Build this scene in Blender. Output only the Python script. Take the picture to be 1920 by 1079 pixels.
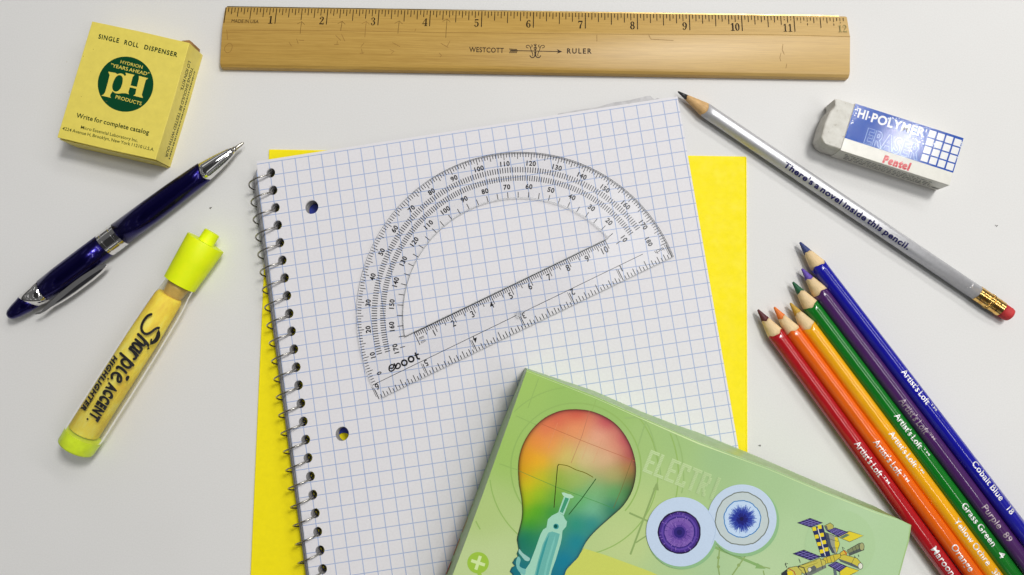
import bpy, bmesh, math, random
from mathutils import Vector, Matrix, Euler
from mathutils.geometry import tessellate_polygon

# ------------------------------------------------------------------ camera, world, lamps, exposure
for _o in list(bpy.data.objects):
    bpy.data.objects.remove(_o, do_unlink=True)
SC = bpy.context.scene
COL = SC.collection
CAM_H = 0.38398
CAM_ROT = (0.07755649, 0.01778489, 0.0)
F_PX = 1500.0

cam = bpy.data.cameras.new('camera')
cam.sensor_fit = 'HORIZONTAL'
cam.sensor_width = 36.0
cam.lens = 36.0 * F_PX / 1920.0
cam.clip_start = 0.01
cam.clip_end = 50.0
cam_ob = bpy.data.objects.new('camera', cam)
cam_ob.location = (0, 0, CAM_H)
cam_ob.rotation_euler = CAM_ROT
COL.objects.link(cam_ob)
SC.camera = cam_ob

SC.view_settings.view_transform = 'Standard'
SC.view_settings.look = 'None'
SC.view_settings.exposure = -0.17
SC.view_settings.gamma = 1.0
SC.view_settings.use_curve_mapping = False
SC.render.engine = 'CYCLES'
SC.cycles.use_denoising = True
SC.cycles.max_bounces = 10
SC.cycles.transparent_max_bounces = 16
SC.cycles.caustics_reflective = False
SC.cycles.caustics_refractive = False

world = bpy.data.worlds.new('World')
SC.world = world
world.use_nodes = True
_nt = world.node_tree
_bg = _nt.nodes['Background']
_L = _nt.links


def _wm(op, a, b=None, c=None):
    n = _nt.nodes.new('ShaderNodeMath')
    n.operation = op
    for k, v in enumerate((a, b, c)):
        if v is None:
            continue
        if isinstance(v, (int, float)):
            n.inputs[k].default_value = v
        else:
            _L.new(v, n.inputs[k])
    return n.outputs[0]


# the room round the table: pale ceiling with rows of light fittings, darker walls, a dim floor,
# and the person leaning over the near side
_tc = _nt.nodes.new('ShaderNodeTexCoord')
_sx = _nt.nodes.new('ShaderNodeSeparateXYZ')
_L.new(_tc.outputs['Generated'], _sx.inputs[0])
_rp = _nt.nodes.new('ShaderNodeValToRGB')
_rp.color_ramp.elements[0].position = 0.0
_rp.color_ramp.elements[0].color = (0.10, 0.095, 0.09, 1)
_rp.color_ramp.elements[1].position = 1.0
_rp.color_ramp.elements[1].color = (0.30, 0.30, 0.305, 1)
for _p, _v in ((0.06, 0.10), (0.16, 0.30), (0.45, 0.34)):
    _e = _rp.color_ramp.elements.new(_p)
    _e.color = (_v, _v * 0.99, _v * 0.97, 1)
_L.new(_sx.outputs['Z'], _rp.inputs[0])
_z = _wm('MAXIMUM', _sx.outputs['Z'], 0.12)
_u = _wm('DIVIDE', _sx.outputs['X'], _z)
_v2 = _wm('DIVIDE', _sx.outputs['Y'], _z)
_fu = _wm('LESS_THAN', _wm('PINGPONG', _wm('SUBTRACT', _u, 0.62), 0.55), 0.10)
_fv = _wm('LESS_THAN', _wm('PINGPONG', _wm('SUBTRACT', _v2, 0.95), 0.80), 0.42)
_fit = _wm('MULTIPLY', _wm('MULTIPLY', _fu, _fv), _wm('GREATER_THAN', _sx.outputs['Z'], 0.25))
_pu = _wm('POWER', _wm('DIVIDE', _u, 0.55), 2.0)
_pv = _wm('POWER', _wm('DIVIDE', _wm('ADD', _v2, 0.55), 0.75), 2.0)
_per = _wm('MULTIPLY', _wm('LESS_THAN', _wm('ADD', _pu, _pv), 1.0), _wm('GREATER_THAN', _sx.outputs['Z'], 0.2))
_bright = _wm('MULTIPLY', _wm('MULTIPLY', _fit, _wm('SUBTRACT', 1.0, _per)), 1.9)
_keep = _wm('SUBTRACT', 1.0, _wm('MULTIPLY', _per, 0.72))
_vs = _nt.nodes.new('ShaderNodeVectorMath')
_vs.operation = 'SCALE'
_L.new(_rp.outputs[0], _vs.inputs[0])
_L.new(_keep, _vs.inputs['Scale'])
_va = _nt.nodes.new('ShaderNodeVectorMath')
_va.operation = 'ADD'
_L.new(_vs.outputs[0], _va.inputs[0])
_L.new(_bright, _va.inputs[1])
_L.new(_va.outputs[0], _bg.inputs['Color'])
_bg.inputs['Strength'].default_value = 0.44


def area_lamp(name, loc, target, size_x, size_y, power, colour):
    l = bpy.data.lights.new(name, 'AREA')
    l.shape = 'RECTANGLE'
    l.size = size_x
    l.size_y = size_y
    l.energy = power
    l.color = colour
    o = bpy.data.objects.new(name, l)
    o.location = loc
    o.rotation_euler = (Vector(target) - Vector(loc)).to_track_quat('-Z', 'Y').to_euler()
    COL.objects.link(o)
    return o


def tube_lamp(name, a, b_, width, power, colour):
    a, b_ = Vector(a), Vector(b_)
    o = area_lamp(name, (a + b_) / 2, (0.1, 0.0, 0.0), (b_ - a).length, width, power, colour)
    x = (b_ - a).normalized()
    z = ((a + b_) / 2 - Vector((0.1, 0.0, 0.0)))
    z = (z - x * z.dot(x)).normalized()
    y = z.cross(x)
    o.rotation_euler = Matrix((x, y, z)).transposed().to_euler()
    return o


area_lamp('desk_bulb', (0.80, 0.44, 1.32), (0.1, 0.0, 0.0), 0.024, 0.024, 0.8, (1.0, 0.985, 0.95))
area_lamp('ceiling_lamp', (0.60, 0.65, 1.5), (0.05, 0.0, 0.0), 0.32, 0.32, 17.5, (1.0, 0.985, 0.955))
tube_lamp('ceiling_tube', (0.66, 0.15, 1.5), (1.22, -0.70, 1.5), 0.07, 4.4, (1.0, 0.985, 0.96))
tube_lamp('added_highlight_strip', (0.70, 1.50, 1.5), (2.25, 0.46, 1.5), 0.13, 11.0, (1.0, 0.99, 0.97))  # unseen strip added to draw the silver pencil's highlight
area_lamp('sheen_panel', (0.27, 0.29, 1.75), (0.0, 0.05, 0.0), 0.36, 0.3, 5.0, (0.97, 0.985, 1.0))  # unseen soft lamp added for the sheen on the protractor

# ------------------------------------------------------------------ geometry helpers (millimetres; one mesh per part)
MM = 0.001
_MAT = Euler(CAM_ROT).to_matrix()


def at(px, py, z=0.0):
    """a point of the photograph (1920 x 1079) on the real horizontal plane z, in mm"""
    d = _MAT @ Vector(((px - 960.0) / F_PX, (539.5 - py) / F_PX, -1.0))
    t = (z - CAM_H * 1000.0) / d.z
    return Vector((d.x * t, d.y * t, z))


def lin(c):
    c = c / 255.0
    return c / 12.92 if c <= 0.04045 else ((c + 0.055) / 1.055) ** 2.4


def tone(r, g, b, k=0.92):
    return tuple(max(0.002, min(0.95, lin(v) / k)) for v in (r, g, b)) + (1.0,)


class MB:
    """collects faces, then links them as one mesh object"""

    def __init__(self):
        self.v, self.f, self.c, self.s = [], [], [], []

    def add(self, verts, faces, col=None, smooth=False):
        n = len(self.v)
        self.v += [tuple(p) for p in verts]
        for f in faces:
            self.f.append(tuple(i + n for i in f))
            self.c.append(col)
            self.s.append(smooth)

    def addc(self, verts, faces, cols):
        """per-vertex colours"""
        n = len(self.v)
        self.v += [tuple(p) for p in verts]
        for f in faces:
            self.f.append(tuple(i + n for i in f))
            self.c.append([cols[i] for i in f])
            self.s.append(False)

    def box(self, x0, x1, y0, y1, z0, z1):
        vs = [(x, y, z) for z in (z0, z1) for y in (y0, y1) for x in (x0, x1)]
        self.add(vs, [(0, 2, 3, 1), (4, 5, 7, 6), (0, 1, 5, 4), (2, 6, 7, 3), (0, 4, 6, 2), (1, 3, 7, 5)])

    def lathe(self, prof, n=48, cz=0.0, cy=0.0, rf=None, caps=(True, True), smooth=True):
        """prof: (x, r[, shear]) along local x, round axis (y=cy, z=cz)"""
        vs, fs = [], []
        for q in prof:
            x, r = q[0], q[1]
            sh = q[2] if len(q) > 2 else 0.0
            for i in range(n):
                a = 2 * math.pi * i / n
                rr = r * (rf(a) if rf else 1.0)
                y, z = rr * math.cos(a), rr * math.sin(a)
                dx = sh(a) if callable(sh) else sh * y
                vs.append((x + dx, cy + y, cz + z))
        for k in range(len(prof) - 1):
            for i in range(n):
                j = (i + 1) % n
                fs.append((k * n + i, (k + 1) * n + i, (k + 1) * n + j, k * n + j))
        self.add(vs, fs, smooth=smooth)
        m = len(self.v) - len(vs)
        if caps[0]:
            self.f.append(tuple(m + i for i in range(n))); self.c.append(None); self.s.append(False)
        if caps[1]:
            b = m + (len(prof) - 1) * n
            self.f.append(tuple(b + n - 1 - i for i in range(n))); self.c.append(None); self.s.append(False)

    def tube(self, pts, r, n=8, close=False):
        pts = [Vector(p) for p in pts]
        vs, fs = [], []
        m = len(pts)
        up = None
        for k, p in enumerate(pts):
            t = (pts[min(k + 1, m - 1)] - pts[max(k - 1, 0)]).normalized()
            if up is None:
                up = t.orthogonal().normalized()
            up = (up - t * up.dot(t)).normalized()
            w = t.cross(up)
            rr = r[k] if isinstance(r, (list, tuple)) else r
            for i in range(n):
                a = 2 * math.pi * i / n
                vs.append(p + up * (math.cos(a) * rr) + w * (math.sin(a) * rr))
        for k in range(m - 1):
            for i in range(n):
                j = (i + 1) % n
                fs.append((k * n + i, k * n + j, (k + 1) * n + j, (k + 1) * n + i))
        fs.append(tuple(reversed(range(n))))
        fs.append(tuple((m - 1) * n + i for i in range(n)))
        self.add(vs, fs, smooth=True)

    def prism(self, loops, z0, z1):
        """loops: outer outline then holes, 2D mm"""
        flat = [p for lp in loops for p in lp]
        tri = fill2d(loops)
        n = len(flat)
        zt = z1 if callable(z1) else (lambda x, y: z1)
        vs = [(p[0], p[1], z0) for p in flat] + [(p[0], p[1], zt(p[0], p[1])) for p in flat]
        fs = [(a + n, b + n, c + n) for a, b, c in tri] + [(c, b, a) for a, b, c in tri]
        k = 0
        for li, lp in enumerate(loops):
            m = len(lp)
            ccw = area2(lp) > 0
            if li > 0:
                ccw = not ccw
            for i in range(m):
                a, b = k + i, k + (i + 1) % m
                if li > 0:
                    fs.append((a, b, b + n, a + n) if ccw == False and area2(lp) < 0 else (b, a, a + n, b + n))
                else:
                    fs.append((a, b, b + n, a + n) if ccw else (b, a, a + n, b + n))
            k += m
        self.add(vs, fs)

    def build(self, name, mat, parent=None, bevel=0.0, segs=2, sharp=None, recalc=False):
        me = bpy.data.meshes.new(name)
        me.from_pydata([(x * MM, y * MM, z * MM) for x, y, z in self.v], [], self.f)
        if any(c is not None for c in self.c):
            at_ = me.color_attributes.new('Ink', 'FLOAT_COLOR', 'CORNER')
            i = 0
            for p, c in zip(me.polygons, self.c):
                for j in range(p.loop_total):
                    cc = c[j] if isinstance(c, list) else (c or (0.8, 0.8, 0.8, 1))
                    at_.data[p.loop_start + j].color = cc
        for p, s in zip(me.polygons, self.s):
            p.use_smooth = s
        if recalc:
            bm = bmesh.new(); bm.from_mesh(me)
            bmesh.ops.recalc_face_normals(bm, faces=bm.faces)
            bm.to_mesh(me); bm.free()
        if sharp is not None:
            me.shade_smooth()
            me.set_sharp_from_angle(angle=math.radians(sharp))
        me.materials.append(mat)
        o = bpy.data.objects.new(name, me)
        COL.objects.link(o)
        if bevel > 0:
            b = o.modifiers.new('bevel', 'BEVEL')
            b.width = bevel * MM
            b.segments = segs
            b.limit_method = 'ANGLE'
            b.angle_limit = math.radians(35)
            b.harden_normals = False
        if parent is not None:
            o.parent = parent
        return o


def area2(lp):
    return sum(lp[i - 1][0] * lp[i][1] - lp[i][0] * lp[i - 1][1] for i in range(len(lp))) / 2.0


def fill2d(loops):
    flat = [p for lp in loops for p in lp]
    tri = tessellate_polygon([[Vector((p[0], p[1], 0)) for p in lp] for lp in loops])
    out = []
    for a, b, c in tri:
        A, B, C = flat[a], flat[b], flat[c]
        s = (B[0] - A[0]) * (C[1] - A[1]) - (C[0] - A[0]) * (B[1] - A[1])
        out.append((a, b, c) if s > 0 else (a, c, b))
    return out


def ring(cx, cy, rx, ry=None, n=40, a0=0.0, a1=2 * math.pi, wob=0.0, rnd=None):
    ry = ry or rx
    pts = []
    full = abs(a1 - a0 - 2 * math.pi) < 1e-6
    m = n if full else n + 1
    for i in range(m):
        a = a0 + (a1 - a0) * i / n
        k = 1.0 + (rnd.uniform(-wob, wob) if rnd else 0.0)
        pts.append((cx + rx * k * math.cos(a), cy + ry * k * math.sin(a)))
    return pts


def smooth_line(pts, sub=5, closed=False):
    out = []
    n = len(pts)
    rng = range(n) if closed else range(n - 1)
    for i in rng:
        g = (lambda k: pts[k % n]) if closed else (lambda k: pts[max(0, min(n - 1, k))])
        p0, p1, p2, p3 = g(i - 1), g(i), g(i + 1), g(i + 2)
        for s in range(sub):
            t = s / sub
            out.append(tuple(0.5 * (2 * b + (c - a) * t + (2 * a - 5 * b + 4 * c - d) * t * t + (3 * b - a - 3 * c + d) * t ** 3)
                             for a, b, c, d in zip(p0, p1, p2, p3)))
    if not closed:
        out.append(tuple(pts[-1]))
    return out


# ------------------------------------------------------------------ lettering: outlines of a plain sans alphabet, 1/1000 em
CAP = 684.0
GLYPHS = {
    'A': [667, [667, 0, 567, 0, 476, 201, 186, 201, 100, 0, 0, 0, 293, 686, 362, 686], [224, 289, 436, 289, 326, 536]],
    'B': [563, [75, 682, 273, 682, 368, 667, 433, 627, 471, 571, 483, 508, 477, 459, 458, 419, 425, 387, 379, 362, 379, 360, 448, 337, 499, 298, 532, 246, 543, 182, 530, 118, 490, 60, 418, 17, 309, 0, 75, 0], [173, 390, 238, 390, 301, 397, 346, 417, 373, 451, 382, 499, 376, 535, 356, 566, 320, 586, 263, 594, 173, 594], [173, 88, 296, 88, 367, 98, 412, 123, 435, 158, 442, 196, 433, 239, 405, 272, 358, 294, 291, 302, 173, 302]],
    'C': [708, [656, 530, 595, 562, 537, 584, 479, 597, 421, 601, 313, 581, 227, 527, 170, 444, 149, 340, 169, 235, 226, 153, 313, 100, 425, 81, 484, 86, 544, 101, 604, 125, 663, 158, 663, 51, 611, 27, 555, 8, 490, -5, 416, -9, 251, 24, 136, 107, 70, 218, 48, 331, 76, 475, 154, 589, 272, 664, 422, 691, 475, 688, 530, 678, 590, 660, 656, 635]],
    'D': [750, [76, 682, 341, 682, 504, 651, 617, 572, 683, 462, 704, 341, 679, 214, 607, 105, 493, 29, 342, 0, 76, 0], [174, 88, 330, 88, 466, 116, 550, 183, 592, 266, 603, 341, 586, 438, 536, 519, 449, 574, 325, 594, 174, 594]],
    'E': [500, [462, 594, 173, 594, 173, 388, 452, 388, 452, 300, 173, 300, 173, 88, 471, 88, 471, 0, 75, 0, 75, 682, 462, 682]],
    'F': [469, [440, 594, 174, 594, 174, 405, 440, 405, 440, 317, 174, 317, 174, 0, 76, 0, 76, 682, 440, 682]],
    'G': [740, [673, 47, 607, 21, 544, 4, 481, -6, 413, -9, 268, 17, 153, 89, 77, 199, 50, 337, 78, 477, 155, 589, 271, 664, 416, 691, 473, 688, 527, 679, 587, 661, 659, 633, 659, 534, 599, 563, 537, 584, 476, 597, 414, 601, 310, 581, 227, 526, 171, 443, 151, 340, 171, 235, 228, 154, 316, 100, 427, 81, 466, 83, 503, 89, 539, 97, 575, 108, 575, 248, 444, 248, 444, 336, 673, 336]],
    'H': [729, [653, 0, 555, 0, 555, 297, 173, 297, 173, 0, 75, 0, 75, 682, 173, 682, 173, 385, 555, 385, 555, 682, 653, 682]],
    'I': [250, [174, 0, 76, 0, 76, 682, 174, 682]],
    'K': [656, [655, 0, 520, 0, 173, 337, 173, 0, 75, 0, 75, 682, 173, 682, 173, 370, 460, 682, 582, 682, 285, 359]],
    'L': [490, [172, 88, 480, 88, 480, 0, 74, 0, 74, 682, 172, 682]],
    'M': [781, [709, 0, 611, 0, 611, 531, 609, 531, 399, 267, 383, 267, 173, 531, 171, 531, 171, 0, 73, 0, 73, 682, 165, 682, 391, 402, 618, 682, 709, 682]],
    'N': [781, [706, 0, 622, 0, 166, 525, 166, 0, 74, 0, 74, 682, 152, 682, 614, 154, 614, 682, 706, 682]],
    'O': [823, [71, 475, 145, 587, 261, 663, 411, 691, 563, 663, 679, 587, 752, 476, 778, 341, 753, 209, 680, 97, 564, 20, 409, -9, 258, 20, 143, 97, 71, 208, 45, 341], [166, 238, 221, 155, 305, 101, 411, 81, 517, 101, 601, 155, 657, 238, 677, 341, 657, 445, 601, 527, 517, 581, 411, 601, 305, 581, 222, 527, 166, 445, 146, 341]],
    'P': [510, [283, 682, 380, 667, 447, 625, 487, 562, 500, 486, 486, 411, 444, 350, 373, 310, 270, 295, 168, 295, 168, 0, 70, 0, 70, 682], [168, 383, 279, 383, 329, 390, 366, 411, 391, 445, 399, 490, 393, 527, 374, 561, 339, 585, 283, 594, 168, 594]],
    'R': [604, [249, 682, 342, 669, 413, 631, 457, 571, 473, 491, 465, 436, 443, 389, 408, 351, 359, 324, 402, 289, 439, 246, 474, 195, 511, 135, 551, 74, 604, 0, 487, 0, 397, 140, 338, 223, 292, 271, 253, 291, 216, 296, 175, 296, 175, 0, 77, 0, 77, 682], [175, 384, 238, 384, 303, 393, 345, 418, 366, 454, 372, 495, 364, 538, 340, 570, 299, 591, 238, 598, 175, 598]],
    'S': [458, [399, 532, 356, 566, 315, 588, 275, 600, 239, 603, 196, 597, 161, 581, 139, 555, 131, 522, 177, 443, 279, 381, 380, 303, 426, 176, 412, 102, 372, 43, 311, 5, 235, -9, 182, -5, 133, 6, 87, 26, 44, 54, 44, 178, 84, 136, 128, 104, 175, 85, 224, 79, 273, 87, 308, 108, 328, 136, 335, 165, 289, 252, 188, 320, 86, 396, 40, 509, 55, 584, 97, 642, 162, 678, 247, 691, 286, 688, 324, 679, 362, 664, 399, 643]],
    'T': [604, [587, 594, 351, 594, 351, 0, 253, 0, 253, 594, 17, 594, 17, 682, 587, 682]],
    'U': [708, [648, 268, 629, 154, 573, 67, 478, 11, 345, -9, 240, 7, 149, 55, 85, 138, 61, 258, 61, 682, 159, 682, 159, 279, 161, 229, 168, 192, 181, 163, 200, 139, 231, 113, 266, 95, 305, 85, 347, 81, 399, 85, 443, 97, 479, 114, 507, 136, 528, 165, 542, 200, 548, 240, 550, 285, 550, 682, 648, 682]],
    'V': [604, [315, -6, 295, -6, 0, 682, 98, 682, 303, 203, 507, 682, 604, 682]],
    'W': [1042, [764, -6, 745, -6, 521, 552, 295, -6, 276, -6, 0, 682, 98, 682, 286, 212, 475, 682, 568, 682, 758, 212, 944, 682, 1041, 682]],
    'X': [708, [415, 353, 706, 0, 588, 0, 356, 282, 121, 0, 2, 0, 296, 353, 23, 682, 142, 682, 356, 422, 569, 682, 687, 682]],
    'Y': [604, [486, 682, 604, 682, 351, 360, 351, 0, 253, 0, 253, 361, 0, 682, 118, 682, 301, 447]],
    '0': [500, [454, 198, 410, 87, 340, 16, 250, -9, 160, 16, 90, 87, 46, 198, 30, 341, 46, 484, 90, 595, 160, 666, 250, 691, 340, 666, 410, 595, 454, 484, 470, 341], [364, 449, 340, 530, 301, 580, 250, 598, 199, 580, 161, 530, 136, 449, 128, 341, 136, 233, 161, 153, 199, 102, 250, 84, 301, 102, 340, 153, 364, 233, 372, 341]],
    '1': [500, [300, 0, 202, 0, 202, 682, 300, 682]],
    '2': [500, [466, 0, 34, 0, 34, 7, 95, 81, 159, 161, 220, 243, 271, 321, 292, 359, 307, 393, 316, 428, 319, 467, 310, 519, 286, 559, 249, 586, 202, 595, 165, 590, 127, 575, 88, 547, 48, 503, 48, 626, 89, 655, 129, 675, 168, 687, 209, 691, 293, 675, 359, 632, 402, 564, 417, 478, 405, 396, 368, 312, 302, 214, 205, 93, 466, 93]],
    '3': [500, [81, 662, 112, 675, 143, 684, 176, 689, 212, 691, 295, 678, 358, 643, 399, 586, 413, 513, 408, 462, 393, 421, 366, 388, 326, 360, 370, 336, 401, 297, 418, 250, 424, 198, 408, 114, 364, 49, 296, 6, 209, -9, 173, -6, 137, 1, 101, 13, 64, 30, 64, 136, 103, 113, 141, 97, 178, 87, 216, 84, 261, 92, 296, 114, 318, 148, 326, 193, 317, 240, 289, 277, 244, 301, 180, 307, 180, 397, 239, 404, 281, 423, 307, 454, 315, 496, 307, 539, 283, 571, 246, 591, 197, 598, 170, 596, 143, 591, 114, 582, 81, 569]],
    '4': [500, [398, 312, 471, 312, 471, 224, 398, 224, 398, 0, 300, 0, 300, 224, 11, 224, 11, 269, 356, 691, 398, 691], [142, 312, 300, 312, 300, 506, 298, 506]],
    '5': [500, [404, 594, 190, 594, 190, 423, 294, 411, 372, 367, 421, 297, 438, 209, 421, 122, 375, 53, 304, 7, 215, -9, 173, -7, 133, 1, 92, 14, 50, 33, 50, 134, 87, 112, 124, 97, 162, 87, 199, 84, 254, 94, 298, 120, 329, 160, 340, 207, 324, 268, 277, 313, 202, 336, 101, 327, 101, 682, 404, 682]],
    '6': [500, [376, 616, 307, 567, 246, 506, 198, 437, 167, 366, 189, 376, 214, 385, 242, 392, 274, 394, 350, 379, 410, 337, 450, 274, 465, 195, 449, 116, 405, 51, 341, 7, 264, -9, 174, 9, 105, 58, 60, 134, 44, 233, 62, 360, 114, 482, 200, 594, 317, 691], [143, 189, 166, 133, 207, 97, 258, 84, 302, 92, 337, 115, 359, 150, 367, 196, 358, 238, 335, 271, 299, 293, 254, 301, 225, 299, 200, 294, 175, 282, 146, 265]],
    '7': [500, [181, -9, 94, 29, 344, 589, 49, 589, 49, 682, 490, 682]],
    '8': [500, [451, 108, 406, 47, 337, 6, 252, -9, 165, 6, 96, 47, 49, 109, 32, 185, 38, 236, 56, 279, 86, 317, 129, 348, 95, 378, 69, 414, 53, 453, 48, 495, 64, 573, 108, 635, 174, 676, 257, 691, 337, 676, 401, 634, 443, 572, 458, 493, 453, 454, 437, 416, 411, 380, 373, 348, 414, 318, 444, 280, 462, 234, 468, 184], [352, 536, 330, 569, 297, 590, 255, 598, 211, 591, 176, 570, 154, 539, 146, 497, 155, 457, 178, 424, 212, 401, 253, 393, 295, 401, 329, 423, 352, 456, 360, 495], [361, 235, 337, 269, 300, 292, 252, 300, 202, 292, 163, 270, 139, 236, 130, 192, 139, 149, 164, 114, 202, 92, 250, 84, 302, 93, 340, 117, 362, 151, 370, 192]],
    '9': [500, [127, 63, 205, 123, 267, 187, 311, 253, 335, 319, 311, 307, 284, 298, 257, 292, 229, 290, 153, 305, 92, 348, 51, 411, 36, 489, 51, 563, 93, 628, 158, 674, 244, 691, 331, 672, 400, 620, 445, 541, 461, 442, 441, 316, 384, 191, 297, 80, 187, -9], [143, 448, 168, 414, 205, 391, 250, 383, 273, 385, 299, 392, 327, 403, 355, 420, 359, 450, 360, 475, 351, 522, 327, 561, 290, 588, 246, 598, 201, 590, 166, 568, 142, 533, 134, 490]],
    'a': [427, [411, 26, 384, 9, 363, -2, 344, -7, 325, -9, 299, -6, 279, 2, 266, 16, 257, 37, 227, 17, 197, 2, 167, -6, 136, -9, 91, 0, 56, 24, 34, 59, 26, 101, 40, 157, 76, 196, 125, 222, 179, 243, 258, 271, 258, 295, 253, 331, 238, 356, 212, 370, 177, 374, 140, 370, 104, 356, 68, 333, 35, 300, 35, 397, 64, 424, 98, 443, 138, 454, 184, 458, 248, 449, 300, 422, 334, 376, 347, 310, 347, 79, 348, 68, 351, 61, 357, 57, 364, 56, 383, 62, 411, 80], [258, 222, 204, 202, 159, 180, 128, 152, 116, 117, 121, 92, 134, 72, 154, 59, 180, 54, 201, 57, 221, 64, 240, 76, 258, 91]],
    'b': [500, [148, 417, 178, 435, 208, 448, 239, 456, 272, 458, 350, 441, 411, 394, 451, 323, 466, 234, 450, 132, 402, 56, 327, 8, 226, -9, 181, -7, 137, 0, 95, 11, 59, 25, 59, 682, 148, 682], [148, 89, 193, 79, 238, 75, 293, 86, 337, 116, 365, 162, 375, 221, 366, 286, 341, 335, 301, 367, 250, 378, 224, 376, 199, 368, 175, 354, 148, 332]],
    'c': [438, [393, 332, 358, 353, 326, 367, 298, 374, 269, 376, 213, 365, 170, 334, 142, 286, 132, 224, 143, 161, 174, 115, 221, 85, 284, 75, 312, 77, 341, 83, 371, 92, 403, 105, 403, 17, 376, 7, 342, -1, 306, -7, 269, -9, 177, 8, 105, 54, 58, 125, 41, 216, 57, 316, 101, 393, 171, 441, 263, 458, 299, 456, 331, 450, 362, 440, 393, 427]],
    'd': [510, [451, 0, 262, 0, 171, 16, 103, 64, 59, 138, 44, 235, 61, 325, 107, 395, 178, 441, 268, 458, 313, 454, 362, 440, 362, 682, 451, 682], [362, 361, 321, 374, 279, 378, 220, 367, 175, 335, 145, 286, 135, 222, 142, 164, 165, 117, 207, 86, 272, 75, 362, 75]],
    'e': [479, [438, 44, 398, 21, 357, 4, 311, -6, 259, -9, 166, 11, 98, 64, 55, 140, 41, 230, 56, 323, 100, 395, 166, 442, 251, 458, 332, 443, 393, 397, 432, 320, 446, 211, 130, 211, 147, 152, 179, 110, 223, 85, 281, 76, 321, 80, 360, 90, 399, 107, 438, 130], [358, 270, 349, 316, 328, 351, 296, 373, 253, 381, 207, 374, 171, 352, 146, 317, 132, 270]],
    'f': [250, [296, 595, 276, 601, 256, 603, 211, 595, 182, 573, 166, 538, 161, 492, 161, 449, 242, 449, 242, 369, 161, 369, 161, 0, 72, 0, 72, 369, 9, 369, 9, 449, 72, 449, 72, 482, 76, 540, 87, 585, 105, 619, 129, 648, 160, 672, 198, 688, 242, 691, 296, 682]],
    'g': [427, [421, 380, 329, 380, 351, 355, 366, 332, 374, 308, 376, 282, 372, 254, 363, 226, 349, 200, 334, 181, 280, 148, 221, 134, 172, 123, 152, 96, 161, 79, 187, 64, 230, 51, 289, 38, 350, 18, 390, -10, 412, -46, 419, -87, 405, -147, 363, -192, 296, -220, 207, -230, 124, -220, 58, -192, 15, -149, 0, -94, 7, -49, 27, -14, 62, 12, 113, 30, 93, 44, 79, 58, 71, 72, 68, 87, 73, 108, 87, 126, 110, 141, 139, 151, 139, 153, 116, 164, 95, 178, 78, 193, 64, 210, 53, 228, 46, 248, 41, 270, 40, 294, 54, 359, 93, 407, 154, 438, 236, 449, 421, 449], [289, 323, 270, 349, 242, 366, 209, 372, 174, 366, 146, 348, 127, 322, 120, 291, 126, 258, 145, 232, 173, 215, 210, 209, 245, 215, 272, 233, 290, 259, 296, 293], [318, -59, 280, -37, 232, -25, 186, -22, 145, -27, 113, -41, 91, -62, 84, -90, 92, -120, 116, -141, 155, -155, 209, -159, 261, -155, 300, -142, 325, -121, 333, -94]],
    'h': [500, [150, 390, 152, 390, 180, 419, 213, 440, 249, 453, 286, 458, 347, 447, 396, 413, 427, 355, 439, 275, 439, 0, 350, 0, 350, 278, 344, 323, 326, 357, 299, 379, 262, 387, 234, 383, 207, 372, 180, 352, 150, 322, 150, 0, 61, 0, 61, 682, 150, 682]],
    'i': [219, [154, 0, 65, 0, 65, 449, 154, 449], [159, 564, 147, 548, 131, 536, 110, 532, 89, 536, 73, 548, 61, 564, 57, 585, 61, 606, 73, 622, 89, 634, 110, 638, 131, 634, 147, 622, 159, 606, 163, 585]],
    'l': [219, [154, 0, 65, 0, 65, 682, 154, 682]],
    'm': [771, [148, 449, 148, 390, 182, 420, 215, 441, 247, 454, 279, 458, 320, 453, 356, 437, 387, 412, 413, 377, 444, 408, 479, 434, 518, 452, 563, 458, 625, 445, 672, 410, 702, 354, 712, 282, 712, 0, 623, 0, 623, 278, 616, 323, 596, 356, 566, 376, 530, 383, 507, 379, 481, 367, 455, 349, 430, 326, 430, 0, 341, 0, 341, 279, 335, 326, 317, 358, 291, 377, 260, 383, 229, 380, 201, 371, 175, 353, 148, 326, 148, 0, 59, 0, 59, 449]],
    'n': [500, [150, 390, 152, 390, 180, 419, 213, 440, 249, 453, 286, 458, 346, 447, 394, 414, 427, 357, 439, 277, 439, 0, 350, 0, 350, 278, 344, 323, 326, 357, 299, 379, 262, 387, 234, 383, 207, 372, 180, 352, 150, 322, 150, 0, 61, 0, 61, 449, 150, 449]],
    'o': [552, [370, 441, 447, 393, 498, 321, 516, 229, 498, 132, 449, 57, 372, 8, 273, -9, 178, 9, 103, 58, 54, 134, 36, 229, 54, 319, 104, 392, 179, 440, 273, 458], [214, 367, 168, 336, 138, 289, 127, 229, 138, 164, 167, 114, 213, 82, 272, 71, 336, 82, 384, 113, 414, 163, 425, 228, 414, 288, 382, 336, 333, 367, 272, 378]],
    'p': [500, [146, -230, 57, -230, 57, 449, 211, 449, 320, 434, 399, 391, 448, 319, 464, 221, 447, 128, 400, 55, 328, 8, 236, -9, 193, -4, 146, 11], [146, 91, 188, 76, 230, 71, 287, 82, 333, 114, 362, 162, 373, 222, 364, 284, 336, 330, 291, 359, 227, 369, 146, 369]],
    'r': [396, [158, 449, 158, 346, 160, 346, 193, 397, 226, 432, 258, 452, 290, 458, 317, 455, 343, 445, 370, 429, 397, 406, 350, 329, 329, 347, 306, 361, 285, 370, 267, 373, 224, 362, 190, 333, 166, 289, 158, 235, 158, 0, 69, 0, 69, 449]],
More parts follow.
